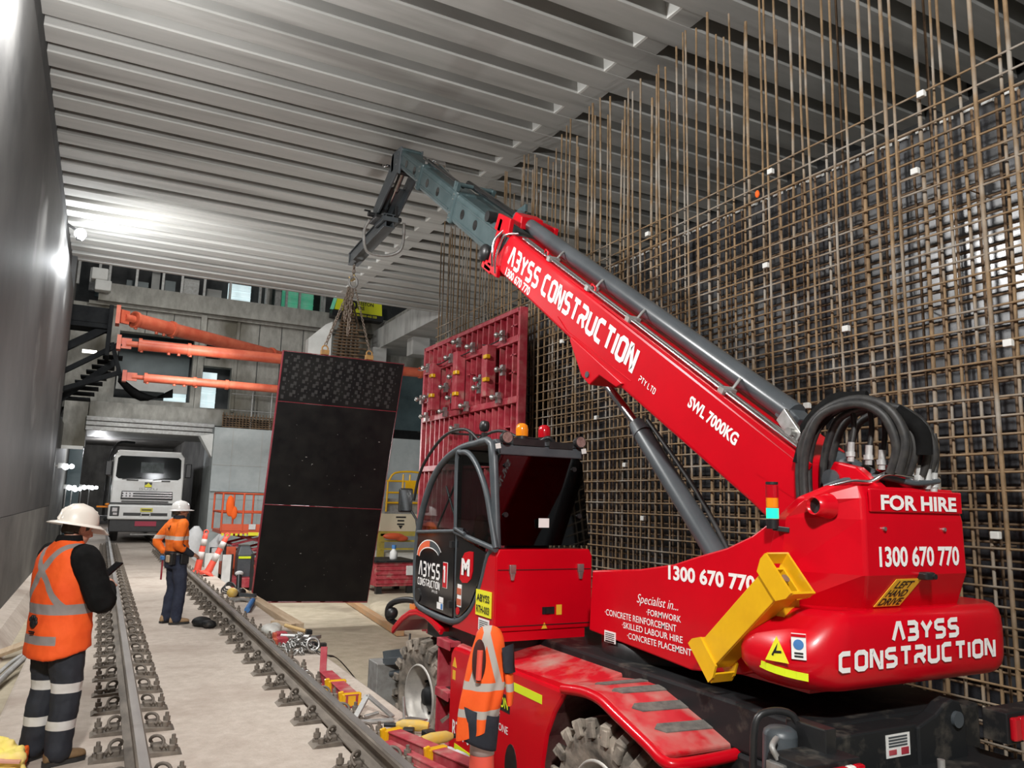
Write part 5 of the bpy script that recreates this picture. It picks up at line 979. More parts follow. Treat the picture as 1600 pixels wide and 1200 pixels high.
def chainr(mb, pts, radii, n=12):
    P = smoothpath(pts, 4); R = []
    for i in range(len(radii) - 1):
        for j in range(4): R.append(radii[i] + (radii[i + 1] - radii[i]) * j / 4)
    R.append(radii[-1]); mb.tube(P, R, n); mb.ball(P[0], R[0], n, 8); mb.ball(P[-1], R[-1], n, 8)
def ell(cx, cy, z, rx, ry, n=28, p=2.4, tilt=0):
    R = []
    for i in range(n):
        a = 2 * PI * i / n; c, s = math.cos(a), math.sin(a)
        R.append((cx + rx * math.copysign(abs(c) ** (2 / p), c), cy + ry * math.copysign(abs(s) ** (2 / p), s), z + tilt * s))
    return R
def hand(mb, w, d, up, side, s=1.0, curl=.6):
    """palm and five bent fingers; w wrist, d pointing direction, up back-of-hand normal, side=+1 thumb towards up x d"""
    w = Vector(w); d = Vector(d).normalized(); up = Vector(up); up = (up - d * up.dot(d)).normalized(); sd = up.cross(d) * side
    for k in range(4): mb.tube([w, w + d * .05 * s + sd * (.027 - .018 * k) * s, w + d * .09 * s + sd * (.032 - .021 * k) * s], [.02 * s, .017 * s, .0125 * s], 8)
    mb.ball(w + d * .045 * s, (.034 * s, .034 * s, .03 * s), 10, 8)
    for k, ln in enumerate((.068, .078, .072, .056)):
        p = w + d * .088 * s + sd * (.032 - .021 * k) * s; dd = d; pts = [p]
        for j, f in enumerate((.42, .32, .26)):
            a = curl * (.55 + .35 * j); dd = (d * math.cos(a * (j + 1) * .7) - up * math.sin(a * (j + 1) * .7)).normalized(); p = p + dd * ln * f * s; pts.append(p)
        mb.tube(pts, [.0105 * s, .010 * s, .009 * s, .0075 * s], 8); mb.ball(pts[-1], .0078 * s, 8, 6)
    p = w + d * .025 * s + sd * .028 * s; pts = [p, p + (d * .6 + sd * .8) * .03 * s, p + (d * .9 + sd * .7) * .055 * s - up * .01 * s, p + (d * 1.0 + sd * .45) * .075 * s - up * .018 * s]
    mb.tube(pts, [.014 * s, .012 * s, .0105 * s, .009 * s], 8); mb.ball(pts[-1], .009 * s, 8, 6)
def head(mb, M):
    h = MB(); h.ball((0, -.005, .125), (.076, .096, .105), 20, 14); h.ball((0, .03, .065), (.060, .068, .07), 16, 12); h.ball((0, .065, .03), (.035, .03, .028), 12, 8)
    h.tube([(0, .088, .12), (0, .104, .095), (0, .112, .078), (0, .092, .068)], [.008, .012, .016, .012], 8)
    for s in (-1, 1):
        h.ball((s * .016, .096, .073), .010, 8, 6); h.ball((s * .03, .088, .135), (.022, .012, .008), 8, 6); h.ball((s * .042, .07, .085), (.022, .018, .02), 10, 8)
        h.ball((s * .078, -.005, .10), (.010, .022, .034), 10, 8); h.ball((s * .085, -.012, .108), (.006, .016, .02), 8, 6)
    h.tube([(-.025, .084, .045), (0, .094, .047), (.025, .084, .045)], .007, 6); h.tube([(-.02, .082, .037), (0, .091, .036), (.02, .082, .037)], .007, 6)
    h.xf(M); mb.v_off = len(mb.v); mb.add(h.v, h.f, True)
def worker(loc, rz, label, P):
    t = local(thing('person', label, 'person', loc, None, rz)); S = P
    b = MB(); hips, chest, neck = Vector(S['hip']), Vector(S['chest']), Vector(S['neck'])
    HM = Matrix.Translation(S['head']) @ Matrix.Rotation(S['yaw'], 4, 'Z') @ Matrix.Rotation(S['nod'], 4, 'X')
    head(b, HM)
    chainr(b, [neck - V(0, .01, .06), neck, Vector(S['head']) + V(0, -.005, .06)], [.07, .058, .056])
    b.loft([ell(*hips.xy, hips.z - .06, .15, .10), ell(*hips.xy, hips.z + .08, .145, .10), ell(*((hips + chest) / 2).xy, (hips.z + chest.z) / 2, .14, .095), ell(*chest.xy, chest.z, .165, .11), ell(*chest.xy, chest.z + .10, .16, .095), ell(*neck.xy, neck.z - .03, .07, .06)])
    for s_, k in ((-1, 'L'), (1, 'R')):
        sh, el, wr, hd, hu = [Vector(q) for q in S['arm' + k]]
        chainr(b, [sh - V(s_ * .03, 0, 0), sh, sh.lerp(el, .5), el, el.lerp(wr, .4), wr], [.055, .052, .043, .036, .036, .025])
        hand(b, wr, hd, hu, -s_, 1.0, S.get('curl', .6))
        hp, kn, an = [Vector(q) for q in S['leg' + k]]
        chainr(b, [hp, hp.lerp(kn, .5), kn, kn.lerp(an, .35), an], [.085, .075, .052, .052, .036])
        f = Vector(S['foot' + k]); chainr(b, [an - V(0, 0, .0), an - f * .02 - V(0, 0, .04), an + f * .14 - V(0, 0, .05)], [.036, .036, .03])
    body = b.build('body', S['skin'], t, remesh=.0065)
    e = MB()
    for s_ in (-1, 1): e.ball((s_ * .031, .0835, .115), .011, 10, 8)
    e.xf(HM).build('eye', CONCP, t)
    # hair
    h = MB(); h.ball((0, -.014, .135), (.084, .100, .105), 18, 12); h.ball((0, -.055, .085), (.066, .055, .06), 14, 10); h.v = [V(q.x, q.y, max(q.z, .05)) for q in h.v]; h.xf(HM).build('hair', S['hair'], t)
    # trousers
    m = MB(); m.loft([ell(hips.x, hips.y, hips.z - .14, .185, .135), ell(hips.x, hips.y, hips.z - .03, .188, .138), ell(hips.x, hips.y + .005, hips.z + .10, .175, .128), ell(hips.x, hips.y + .01, hips.z + .15, .17, .125)])
    for k in 'LR':
        hp, kn, an = [Vector(q) for q in S['leg' + k]]; kx = S.get('legw', 1.0)
        chainr(m, [hp + V(0, 0, -.02), hp.lerp(kn, .5), kn, kn.lerp(an, .4), kn.lerp(an, .8), an - V(0, 0, .01)], [.108 * kx, .102 * kx, .088 * kx, .084 * kx, .078 * kx, .074 * kx])
    m.build('trousers', S['trousers'], t, remesh=.011, disp=(.13, .03))
    # boots
    for s_, k in ((-1, 'L'), (1, 'R')):
        an = Vector(S['leg' + k][2]); f = Vector(S['foot' + k]).normalized(); sd = f.cross(Z); c = V(an.x, an.y, 0)
        m = MB(); rr = []
        for u, w_, z_ in ((-.085, .030, .07), (-.07, .040, .095), (-.01, .044, .11), (.05, .045, .085), (.10, .050, .068), (.15, .047, .06), (.185, .030, .045)):
            rr.append([c + f * u + sd * (w_ * math.cos(a)) + V(0, 0, .018 + (z_ - .0) * (.5 + .5 * math.sin(a)) * 1.0) for a in [2 * PI * i / 14 for i in range(14)]])
        m.loft(rr); m.tube([c + V(0, 0, .06) - f * .005, c + V(0, 0, .15) - f * .01], [.052, .05], 12); bt = m.build('boot', S['boot'], t, remesh=.009)
        m = MB(); poly = [(-.095, .0), (-.08, -.042), (.05, -.042), (.11, -.052), (.17, -.042), (.195, 0), (.17, .042), (.11, .05), (.05, .042), (-.08, .042)]
        lo_ = [c + f * u + sd * v for u, v in poly]; m.add(lo_ + [q + V(0, 0, .03) for q in lo_], [tuple(range(9, -1, -1)), tuple(range(10, 20))] + [(i, (i + 1) % 10, 10 + (i + 1) % 10, 10 + i) for i in range(10)]); m.build('boot_sole', RUB, bt)
    return t, HM
VEST = band_mat('orange_vest', (.93, .115, .012), (.84, .085, .008), (.27, .235, .22), [(1.005, 1.075, -1, 1), (.805, .865, -1, .17)], (1.30, .72, .030, 1.07, 1.6, .06))
TRO1 = band_mat('navy_taped_trousers', (.012, .014, .021), (.022, .025, .033), (.62, .60, .57), [(.475, .54, -1, 1), (.235, .295, -1, 1)])
H1 = V(.0, .02, 1.475)
P1 = dict(hip=(0, 0, .90), chest=(0, -.02, 1.28), neck=(0, .005, 1.47), head=(0.0, .03, 1.485), yaw=-.15, nod=-.27, skin=SKIN, hair=HAIR, trousers=TRO1, boot=BOOTB, legw=1.12,
          armL=[(-.20, .02, 1.38), (-.25, .14, 1.11), (-.09, .29, 1.18), (.75, .5, .25), (-.5, .2, 1)], armR=[(.22, -.01, 1.38), (.33, .06, 1.10), (.10, .28, 1.17), (-.7, .5, .35), (.5, .3, 1)],
          legL=[(-.095, 0, .88), (-.105, .02, .48), (-.12, -.02, .09)], legR=[(.095, 0, .88), (.105, .03, .48), (.125, .0, .09)], footL=(-.15, 1, 0), footR=(.2, 1, 0))
w1, HM1 = worker((-.175, 6.52, 0), math.radians(-54), 'person in orange vest and wide white hat looking down beside the left rail', P1)
m = MB(); m.loft([ell(0, .0, .74, .235, .185, tilt=.04), ell(0, .0, .76, .237, .187, tilt=.03), ell(0, .0, .90, .228, .18), ell(0, -.005, 1.04, .215, .168), ell(0, -.015, 1.18, .218, .165), ell(0, -.02, 1.30, .222, .158), ell(0, -.02, 1.39, .212, .138), ell(0, -.015, 1.44, .175, .115), ell(0, -.005, 1.475, .12, .098), ell(0, .0, 1.495, .096, .088), ell(0, .0, 1.51, .093, .085)])
vs = m.build('vest', VEST, w1, remesh=.014, disp=(.16, .035))
m = MB(); m.ball((-.02, -.183, .94), (.035, .012, .03), 8, 6)
for a in range(5): m.ball((-.02 + .035 * math.cos(a * .63), -.184, .95 + .035 * math.sin(a * .63)), (.014, .01, .018), 6, 5)
m.box(-.05, .01, -.19, -.18, .885, .892); m.box(-.04, .0, -.19, -.18, .872, .878); m.build('vest_emblem', BLKL, vs)
for s_, k in ((-1, 'L'), (1, 'R')):
    sh, el, wr = [Vector(q) for q in P1['arm' + k][:3]]
    m = MB(); chainr(m, [sh - V(s_ * .06, 0, -.01), sh, sh.lerp(el, .5), el, el.lerp(wr, .45), el.lerp(wr, .93)], [.085, .102, .098, .092, .078, .052], 14); m.build('jumper_sleeve', BLKC, w1, remesh=.011, disp=(.13, .025))
m = MB(); m.loft([ell(0, .0, 1.44, .13, .10), ell(0, .0, 1.49, .092, .084), ell(0, .005, 1.535, .078, .076), ell(0, .005, 1.54, .07, .068)]); m.build('jumper_collar', BLKC, w1)
h = MB()
for z_, k in ((.0, 1),): pass
rg_ = [ell(0, 0, .148 + z_, .118 * k, .142 * k, 32, 2) for z_, k in ((0, 1.0), (.03, .99), (.065, .93), (.095, .80), (.118, .60), (.132, .34), (.136, .05))]
h.loft(rg_); h.loft([[(x_ * k, y_ * k * (1.0 if y_ < 0 else 1.12), z_ - dz - (.030 * (k - 1) * 2 if y_ > .08 else 0)) for x_, y_, z_ in rg_[0]] for k, dz in ((.98, -.004), (1.12, .0), (1.28, .006), (1.44, .016), (1.46, .021), (1.42, .021), (1.26, .012), (.98, .004))], False)
h.tube([(0, -.142, .155), (0, -.13, .225), (0, -.07, .272), (0, 0, .287), (0, .07, .272), (0, .13, .225), (0, .142, .16)], .010, 8); h.tube([(-.03, -.135, .165), (-.035, -.1, .245), (-.035, 0, .28), (-.035, .1, .245)], .008, 6); h.tube([(.03, -.135, .165), (.035, -.1, .245), (.035, 0, .28), (.035, .1, .245)], .008, 6)
h.xf(HM1 @ Matrix.Translation((0, 0, -.012)) @ Matrix.Rotation(.10, 4, 'X')).build('brimmed_hard_hat', HELM, w1)
m = MB(); m.bar((-.0, .32, 1.235), (-.0, .43, 1.32), .08, .012, (0, -.6, 1)); ph = tag(local(m.build('phone', BLKG, org=(0, 0, 0))), 'dark phone held in the hands of the person in the wide hat', 'phone'); ph.location = w1.location; ph.rotation_euler = w1.rotation_euler
ORS = band_mat('orange_shirt', (.95, .20, .012), (.86, .15, .01), (.60, .52, .46), [(1.195, 1.25, -1, 1)])
P2 = dict(hip=(0, 0, .93), chest=(0, -.03, 1.33), neck=(0, -.015, 1.49), head=(0, .0, 1.505), yaw=-.1, nod=.03, skin=SKIND, hair=HAIR, trousers=NAVYD, boot=BOOT, curl=.9,
          armL=[(-.20, -.02, 1.42), (-.32, .02, 1.14), (-.22, .20, 1.02), (.3, 1, -.3), (-1, .2, .3)], armR=[(.20, -.03, 1.42), (.25, -.10, 1.13), (.22, .12, .99), (-.1, 1, -.2), (.4, .1, 1)],
          legL=[(-.09, 0, .91), (-.10, .03, .50), (-.11, -.03, .09)], legR=[(.09, .01, .91), (.10, .05, .50), (.115, .02, .09)], footL=(-.25, 1, 0), footR=(.15, 1, 0))
P2['armL'] = [(-.20, -.02, 1.42), (-.34, -.17, 1.17), (-.19, -.10, .99), (.9, .4, -.3), (0, -1, .2)]
w2, HM2 = worker((1.06, 12.55, 0), math.radians(-72), 'person in orange shirt, navy trousers and white helmet standing between the rails', P2)
m = MB(); m.loft([ell(0, 0, .99, .185, .142), ell(0, 0, 1.03, .19, .148), ell(0, -.01, 1.15, .19, .145), ell(0, -.025, 1.30, .20, .145), ell(0, -.03, 1.40, .195, .128), ell(0, -.025, 1.455, .15, .10), ell(0, -.015, 1.495, .088, .078), ell(0, -.012, 1.52, .08, .072)])
for s_, k in ((-1, 'L'), (1, 'R')):
    sh, el, wr = [Vector(q) for q in P2['arm' + k][:3]]; chainr(m, [sh - V(s_ * .05, 0, .01), sh, sh.lerp(el, .5), el, el.lerp(wr, .45), el.lerp(wr, .8 if s_ < 0 else .35)], [.075, .078, .072, .066, .058, .05], 14)
m.build('shirt', ORS, w2, remesh=.011, disp=(.12, .03))
m = MB(); m.loft([ell(0, -.015, 1.475, .10, .085), ell(0, -.012, 1.53, .082, .075), ell(0, -.01, 1.545, .072, .066)]); m.build('shirt_collar', NAVY, w2)
m = MB(); m.strip([(.05, .0), (.075, -.03), (.13, .03)], .02, V(0, -.178, 1.37), X, Z, -Y, .0); m.build('back_tick_mark', BLKL, w2, solid=.004)
m = MB(); sh, el, wr = [Vector(q) for q in P2['armR'][:3]]; chainr(m, [el.lerp(wr, .25), el.lerp(wr, .6), wr], [.056, .05, .044]); m.build('dark_cuff', NAVY, w2)
m = MB(); m.loft([ell(0, .0, .98, .196, .152), ell(0, .0, 1.035, .196, .152), ell(0, .0, 1.035, .186, .142), ell(0, .0, .98, .186, .142)], False); tb = m.build('tool_belt', BLK, w2)
for x_, y_, mm, nm, s_ in ((.17, -.13, BLK, 'tool_pouch', (.05, .035, .08)), (.205, .03, BLK, 'tool_pouch', (.03, .06, .075)), (.12, -.16, TIMB, 'tape_pouch', (.045, .03, .05)), (-.08, -.17, BLUE, 'blue_tool', (.05, .02, .03))):
    m = MB(); m.box(x_ - s_[0], x_ + s_[0], y_ - s_[1], y_ + s_[1], .93 - s_[2], .93 + s_[2]); m.build(nm, mm, tb, bevel=.012)
m = MB(); m.box(-.10, -.07, -.17, -.155, .62, .9); m.build('red_tape', REDF, tb)
h = MB(); rg_ = [ell(0, 0, .128 + z_, .108 * k, .132 * k, 28, 2) for z_, k in ((0, 1.0), (.03, .99), (.06, .94), (.09, .82), (.112, .62), (.128, .34), (.132, .05))]
h.loft(rg_); h.loft([[(x_ * k, y_ * k if y_ < 0.03 else y_ * k * (1 + (k - 1) * 1.6), z_ - dz) for x_, y_, z_ in rg_[0]] for k, dz in ((.98, -.003), (1.08, .004), (1.16, .012), (1.16, .02), (1.06, .012), (.97, .004))], False)
h.tube([(0, -.13, .14), (0, -.11, .21), (0, 0, .262), (0, .11, .21), (0, .13, .14)], .008, 6); h.xf(HM2 @ Matrix.Translation((0, 0, -.005))).build('hard_hat', HELM2, w2)

# ================================================================== VEST ON A BOLLARD, SMALL THINGS ON THE SLAB
def bollard(name, label, loc, tilt=0, rz=0, group=None, h_=1.08):
    t = local(thing(name, label, 'bollard', loc, group, rz)); Mx = Matrix.Rotation(tilt, 4, 'Y')
    m = MB(); m.lathe([(.085, .05), (.075, .3), (.062, h_ - .2), (.06, h_ - .12), (.045, h_ - .05), (.0001, h_ - .03)], (0, 0, 0), 'z', 20); m.tube([V(.05 * math.cos(a), 0, h_ - .02 + .05 * math.sin(a)) for a in [2 * PI * i / 12 for i in range(12)]], .018, 8, True); m.xf(Mx).build('post', BOLL, t)
    m = MB(); m.prism('z', [(.2, .1), (.1, .2), (-.1, .2), (-.2, .1), (-.2, -.1), (-.1, -.2), (.1, -.2), (.2, -.1)], 0, .045); m.lathe([(.14, .045), (.10, .08), (.09, .08)], (0, 0, 0), 'z', 20); m.xf(Mx).build('base', BOLL, t, bevel=.01)
    for pf in ([(.0745, .34), (.0705, .52)], [(.068, .66), (.065, .82)]): m = MB(); m.lathe(pf, (0, 0, 0), 'z', 20); m.xf(Mx).build('reflective_sleeve', SILV, t, solid=.004)
    return t
bollard('traffic_bollard', 'orange bollard under the draped orange vest beside the crane', (2.2, 4.50, 0), 0, 0, None, 1.04)
VST = band_mat('draped_vest_cloth', (.93, .125, .012), (.86, .095, .008), (.44, .40, .36), [(.725, .772, -1, 1), (.565, .612, -1, 1)], (1.06, .28, .02, .76, 1.2, 2.0))
hv = local(thing('safety_vest', 'orange hi-vis vest draped over a bollard in front of the crane', 'vest', (2.2, 4.48, 0), None, math.radians(-25)))
rings = []
for z_, rx, ry, cx, cy in ((.49, .120, .10, -.045, 0), (.51, .122, .102, -.045, 0), (.58, .123, .104, -.04, 0), (.66, .125, .106, -.025, 0), (.74, .128, .106, -.012, 0), (.82, .128, .105, .005, 0), (.92, .112, .098, .012, 0), (1.0, .098, .088, .02, 0), (1.05, .083, .074, .02, 0), (1.085, .054, .05, .02, 0), (1.095, .01, .01, .02, 0)):
    R = []
    for i in range(36):
        a = 2 * PI * i / 36; k = 1 + .09 * math.sin(5 * a + z_ * 4) * min(1, (1.1 - z_) * 2.5) + .05 * math.sin(9 * a - z_ * 9) * min(1, (1.1 - z_) * 2)
        R.append((cx + rx * k * math.cos(a), cy + ry * k * math.sin(a), z_ + (.05 * math.cos(a) - .02 if z_ < .55 else 0)))
    rings.append(R)
m = MB(); m.loft(rings, False); vo = m.build('vest_shell', VST, hv, subs=2, disp=(.13, .03))
m = MB(); R2 = []
for z_, kx in ((.40, .55), (.42, .56), (.50, .60), (.60, .63)):
    R2.append([(-.03 + kx * .19 * math.cos(a), kx * .165 * math.sin(a), z_ - .035 * math.cos(a)) for a in [2 * PI * i / 28 for i in range(28)]])
m.loft(R2, False); m.build('dark_hem', NAVY, hv, solid=.006, label='dark navy lower panel')
m = MB(); m.ball((-.045, -.108, .905), (.042, .035, .125), 14, 10); m.build('arm_opening', mat('vest_lining', (.05, .012, .01), rough=.9), hv); m = MB(); m.tube([(-.045, -.142, .80), (-.04, -.146, .97)], .018, 8); m.build('inner_strap', BOLL, hv)
m = MB(); m.loft([[(.09, -.11, .98), (.16, -.06, 1.0), (.17, -.02, .98), (.1, -.04, .96)], [(.10, -.125, .90), (.155, -.10, .88), (.175, -.03, .87), (.1, -.04, .86)], [(.11, -.13, .84), (.15, -.12, .835), (.18, -.05, .83), (.11, -.05, .83)]]); m.build('dark_collar', NAVY, hv)
m = MB(); m.loft([[(.10, -.125, .83), (.155, -.11, .83), (.18, -.02, .83), (.12, -.02, .83)], [(.12, -.13, .72), (.175, -.11, .72), (.185, -.02, .72), (.12, -.02, .72)], [(.13, -.12, .64), (.165, -.10, .645), (.175, -.02, .65), (.13, -.02, .65)]]); m.build('hanging_sleeve', VST, hv, subs=1)
bollard('traffic_bollard', 'orange bollard leaning only slightly behind its neighbour, by the white bags', (2.17, 20.1, 0), .14, .1, None, 1.0)
bollard('traffic_bollard', 'orange bollard leaning far over to the right in front of the scissor lift', (2.33, 19.6, 0.02), .42, .1, None, 1.0)
def small(name, label, cat, mb, m_, loc, group=None, **k):
    o = mb.build(name, m_, org=loc, **k); return tag(o, label, cat, group)
# form parts lying along the slab edge
def beam(label, a, b, w_, h_, wedges):
    a = Vector(a); b = Vector(b); t = thing('form_beam', label, 'beam', a); d = (b - a).normalized(); s = d.cross(Z).normalized()
    m = MB()
    for k in (-1, 1): m.bar(a + s * k * w_ * .35 + Z * h_ / 2, b + s * k * w_ * .35 + Z * h_ / 2, w_ * .18, h_)
    m.bar(a + Z * h_, b + Z * h_, w_, .012); m.bar(a + Z * .01, b + Z * .01, w_, .012)
    m.build('channel', REDF, t, bevel=.003)
    L_ = (b - a).length
    for f in wedges:
        m = MB(); c = a + d * L_ * f; m.bar(c - d * .03 + Z * h_ * .6, c + d * .03 + Z * h_ * .6, w_ * 1.35, h_ * 1.05); m.bar(c + s * w_ * .6 + Z * .02, c + s * w_ * .75 + Z * h_ * 1.3, .05, .03, d); m.build('yellow_wedge', YEL, t, bevel=.01)
        m = MB(); m.cyl(c - s * w_ + Z * h_ * .5, c + s * w_ + Z * h_ * .5, .014, 8); m.build('wedge_pin', STEEL, t)
    return t
beam('red steel form beam with yellow wedges lying nearest us on the slab edge', (2.14, 6.02, .0), (2.42, 4.95, .0), .12, .10, (.04, .55))
beam('second red form beam lying half under the nearest one beside the rail', (2.07, 5.86, .0), (2.24, 5.0, .0), .07, .06, ())
beam('short red form beam with yellow wedge lying halfway along the right rail', (2.19, 8.15, .0), (2.16, 7.1, .0), .13, .11, (.45, .97))
m = MB(); m.bar((2.2, 8.3, .0), (2.25, 8.5, .28), .07, .05); small('form_bar', 'short red bar propped upright behind the halfway red beam', 'bar', m, REDF, (2.2, 8.3, 0), bevel=.006)
m = MB(); m.ball((2.05, 8.55, .04), (.04, .05, .04), 10, 6); m.cyl((2.0, 8.6, .03), (2.1, 8.5, .05), .012, 6); small('wing_nut', 'small silver wing nut on the slab near the propped red bar', 'nut', m, STEEL, (2.05, 8.55, 0))
def drill(loc, rz, label):
    t = local(thing('power_tool', label, 'power tool', loc, None, rz)); m = MB(); m.tube([(-.16, 0, .06), (-.08, 0, .065), (.05, 0, .065), (.1, 0, .06)], [.035, .045, .042, .025], 12); m.tube([(-.02, 0, .05), (-.03, .12, .045)], [.03, .028], 10); m.build('tool_body', YTOOL, t); m = MB(); m.cyl((.1, 0, .06), (.2, 0, .06), .018, 10); m.build('chuck', BLK, t); m = MB(); m.box(-.07, .02, .11, .19, .01, .085); m.build('battery', BLK, t, bevel=.008)
drill((2.36, 6.18, 0), 2.6, 'yellow power tool lying upright-handled behind the nearest red beam'); drill((2.47, 5.78, 0), .1, 'yellow power tool lying on its side nearer to the crane step')
gv = thing('work_glove', 'pale grey work glove dropped behind the nearest red beam', 'glove', (2.42, 5.52, 0)); m = MB(); m.ball((2.42, 5.52, .04), (.06, .05, .035), 12, 8)
for i in range(4): m.tube([(2.44 + i * .022 - .03, 5.5, .045), (2.46 + i * .03 - .03, 5.42, .035), (2.47 + i * .034 - .03, 5.37, .015)], [.015, .013, .01], 8)
m.tube([(2.38, 5.52, .04), (2.34, 5.48, .03), (2.34, 5.44, .02)], [.015, .013, .01], 8); m.build('glove_shape', mat('glove_grey', (.5, .5, .5), (.62, .62, .61), .8, scale=12), gv, remesh=.007)
def bent(label, pts, r, loc, m_=STEEL, name='steel_bracket', cat='bracket'):
    m = MB(); m.tube(smoothpath(pts, 3), r, 8); return small(name, label, cat, m, m_, loc)
ab = thing('angle_bracket', 'grey triangular steel bracket lying on the slab by the front wheel', 'bracket', (2.2, 6.75, 0)); m = MB(); m.bar((2.05, 6.65, .02), (2.22, 6.85, .16), .05, .02); m.bar((2.22, 6.85, .16), (2.38, 6.62, .02), .05, .02); m.bar((2.05, 6.6, .015), (2.36, 6.55, .015), .07, .02); m.build('angle_frame', GALV, ab, bevel=.004); m = MB(); m.cyl((2.15, 6.68, .03), (2.27, 6.68, .05), .015, 8); m.build('bolt', STEEL, ab)
pl_ = thing('flat_plate', 'thin bent steel plates stacked flat beside the triangular bracket', 'plate', (2.45, 6.5, 0)); m = MB(); m.bar((2.44, 6.5, .03), (2.52, 6.30, .05), .13, .012); m.build('plate', STEEL, pl_); m = MB(); m.bar((2.40, 6.42, .015), (2.54, 6.24, .012), .12, .014); m.build('plate', GALV, pl_); m = MB(); m.cyl((2.44, 6.5, .02), (2.43, 6.52, .2), .012, 8); m.build('upright_pin', GALV, pl_)
cl = thing('chain_heap', 'heap of shiny silver chain piled on the slab edge', 'chain', (2.26, 9.75, 0)); m = MB(); rnd = random.Random(3)
for i in range(80):
    a = rnd.uniform(0, 2 * PI); r_ = rnd.uniform(0, .24); link(m, V(2.28 + r_ * math.cos(a), 9.78 + r_ * .7 * math.sin(a), .03 + max(0, .20 * (1 - r_ / .24)) * rnd.uniform(.3, 1)), V(rnd.uniform(-1, 1), rnd.uniform(-1, 1), rnd.uniform(-.6, .6)), .04, .011, i % 2)
m.build('chain_links', STEEL, cl); cl.children[0]['kind'] = 'stuff'; m = MB(); m.tube([V(2.42 + .075 * math.cos(a), 9.66 + .02 * math.sin(a), .11 + .075 * math.sin(a)) for a in [2 * PI * i / 14 for i in range(14)]], .016, 8, True); m.build('end_ring', STEEL, cl)
for (x_, y_), lb in (((2.22, 10.55), 'red and orange form clamp lying farther from the chain heap'), ((2.15, 10.15), 'red and orange form clamp lying right behind the chain heap')):
    t = thing('form_clamp', lb, 'clamp', (x_, y_, 0)); m = MB(); m.box(x_ - .06, x_ + .07, y_ - .08, y_ + .08, .0, .13); m.build('clamp_jaw', REDF, t, bevel=.012); m = MB(); m.box(x_ - .10, x_ - .05, y_ - .06, y_ + .06, .05, .12); m.build('orange_wedge', STRUT, t, bevel=.01)
ha = thing('steel_tube', 'pale steel tube lying across the slab beyond the chain heap', 'tube', (2.35, 10.4, 0)); m = MB(); m.cyl((2.2, 10.4, .09), (2.5, 10.15, .10), .045, 14); m.prism('z', [(2.5, 10.2), (2.66, 10.22), (2.52, 10.08)], .08, .12); m.build('tube', STEEL, ha)
bs = thing('plastic_bag_roll', 'crumpled translucent grey wrap lying at the end of the timber', 'wrap', (2.25, 11.2, 0)); m = MB(); m.ball((2.2, 11.1, .07), (.13, .28, .08), 12, 8); m.ball((2.3, 11.35, .06), (.1, .16, .07), 10, 8); m.build('wrap', mat('wrap_grey', (.45, .44, .40), (.55, .54, .5), .5, scale=8), bs, remesh=.02)
ht = thing('hammer', 'wooden handled tool with dark head resting on the grey wrap', 'tool', (2.45, 10.9, 0)); m = MB(); m.cyl((2.36, 11.0, .14), (2.62, 10.75, .08), .024, 10); m.build('handle', mat('tool_wood', (.6, .42, .18), (.5, .34, .16), .6, scale=8), ht); m = MB(); m.box(2.58, 2.66, 10.68, 10.78, .05, .11); m.build('head', BLK, ht, bevel=.01)
tw = thing('timber_offcut', 'short brown offcut lying on the wrap beside the long timber', 'timber', (2.42, 11.35, 0)); m = MB(); m.bar((2.3, 11.5, .12), (2.52, 11.2, .10), .1, .04); m.build('board', TIMB, tw)
m = MB(); m.bar((2.62, 16.6, -.03), (2.68, 11.6, -.0), .16, .13); small('timber_beam', 'long weathered timber along the slab edge, its sawn end facing us', 'timber', m, TIMB, (2.65, 14, -.3), bevel=.008)
m = MB(); m.bar((5.7, 19.8, FZ + .07), (5.25, 14.4, FZ + .07), .15, .12); small('timber_beam', 'long orange brown timber on the lower ground, running from the black form to the crane', 'timber', m, mat('orange_timber', (.50, .27, .12), (.44, .30, .18), .8, scale=3, stretch=(5, .6, 5)), (5.4, 16, FZ), bevel=.008)
st_ = thing('cargo_strap', 'dark strap trailing over the slab edge to the crane wheel', 'strap', (2.6, 9.6, 0)); m = MB(); q = smoothpath([(2.42, 9.95, .03), (2.52, 9.4, .02), (2.75, 9.6, -.1), (3.3, 9.9, -.66), (3.6, 10.6, -.66)], 5); m.loft([[p + V(-.0, -.04, 0), p + V(0, .04, .0), p + V(0, .04, .012), p + V(0, -.04, .012)] for p in q]); m.build('webbing', BLK, st_); m = MB(); m.ball((2.47, 9.93, .05), (.1, .1, .05), 10, 6); m.box(2.5, 2.62, 9.78, 9.86, .04, .09); m.build('ratchet', CHASS, st_)
m = MB(); m.cyl((2.24, 13.3, .05), (2.5, 14.35, .06), .045, 14); small('blue_tube', 'bright blue tube lying on the slab beneath the hanging form', 'tube', m, BLUE, (2.3, 13.8, 0))
bd = thing('steel_offcuts', 'thin grey steel pieces scattered by the blue tube', 'steel', (2.4, 14.6, 0)); m = MB(); m.bar((2.2, 15.0, .03), (2.55, 14.5, .05), .08, .03); m.build('offcut', GALV, bd); m = MB(); m.bar((2.4, 15.1, .08), (2.6, 14.7, .10), .05, .06); m.build('offcut', DGREY, bd); m = MB(); m.bar((2.25, 14.7, .02), (2.6, 14.9, .03), .06, .03); m.build('offcut', GALV, bd)
cr = thing('cable_coil', 'coil of black cable on the slab beside the right rail', 'cable', (2.36, 16.0, 0)); m = MB()
for k in range(3): m.tube([V(2.36 + (.16 - .03 * k) * math.cos(a), 16.0 + (.26 - .03 * k) * math.sin(a), .03 + .03 * k + .1 * max(0, math.sin(a))) for a in [2 * PI * i / 20 for i in range(20)]], .014, 6, True)
m.build('cable_loop', RUB, cr)
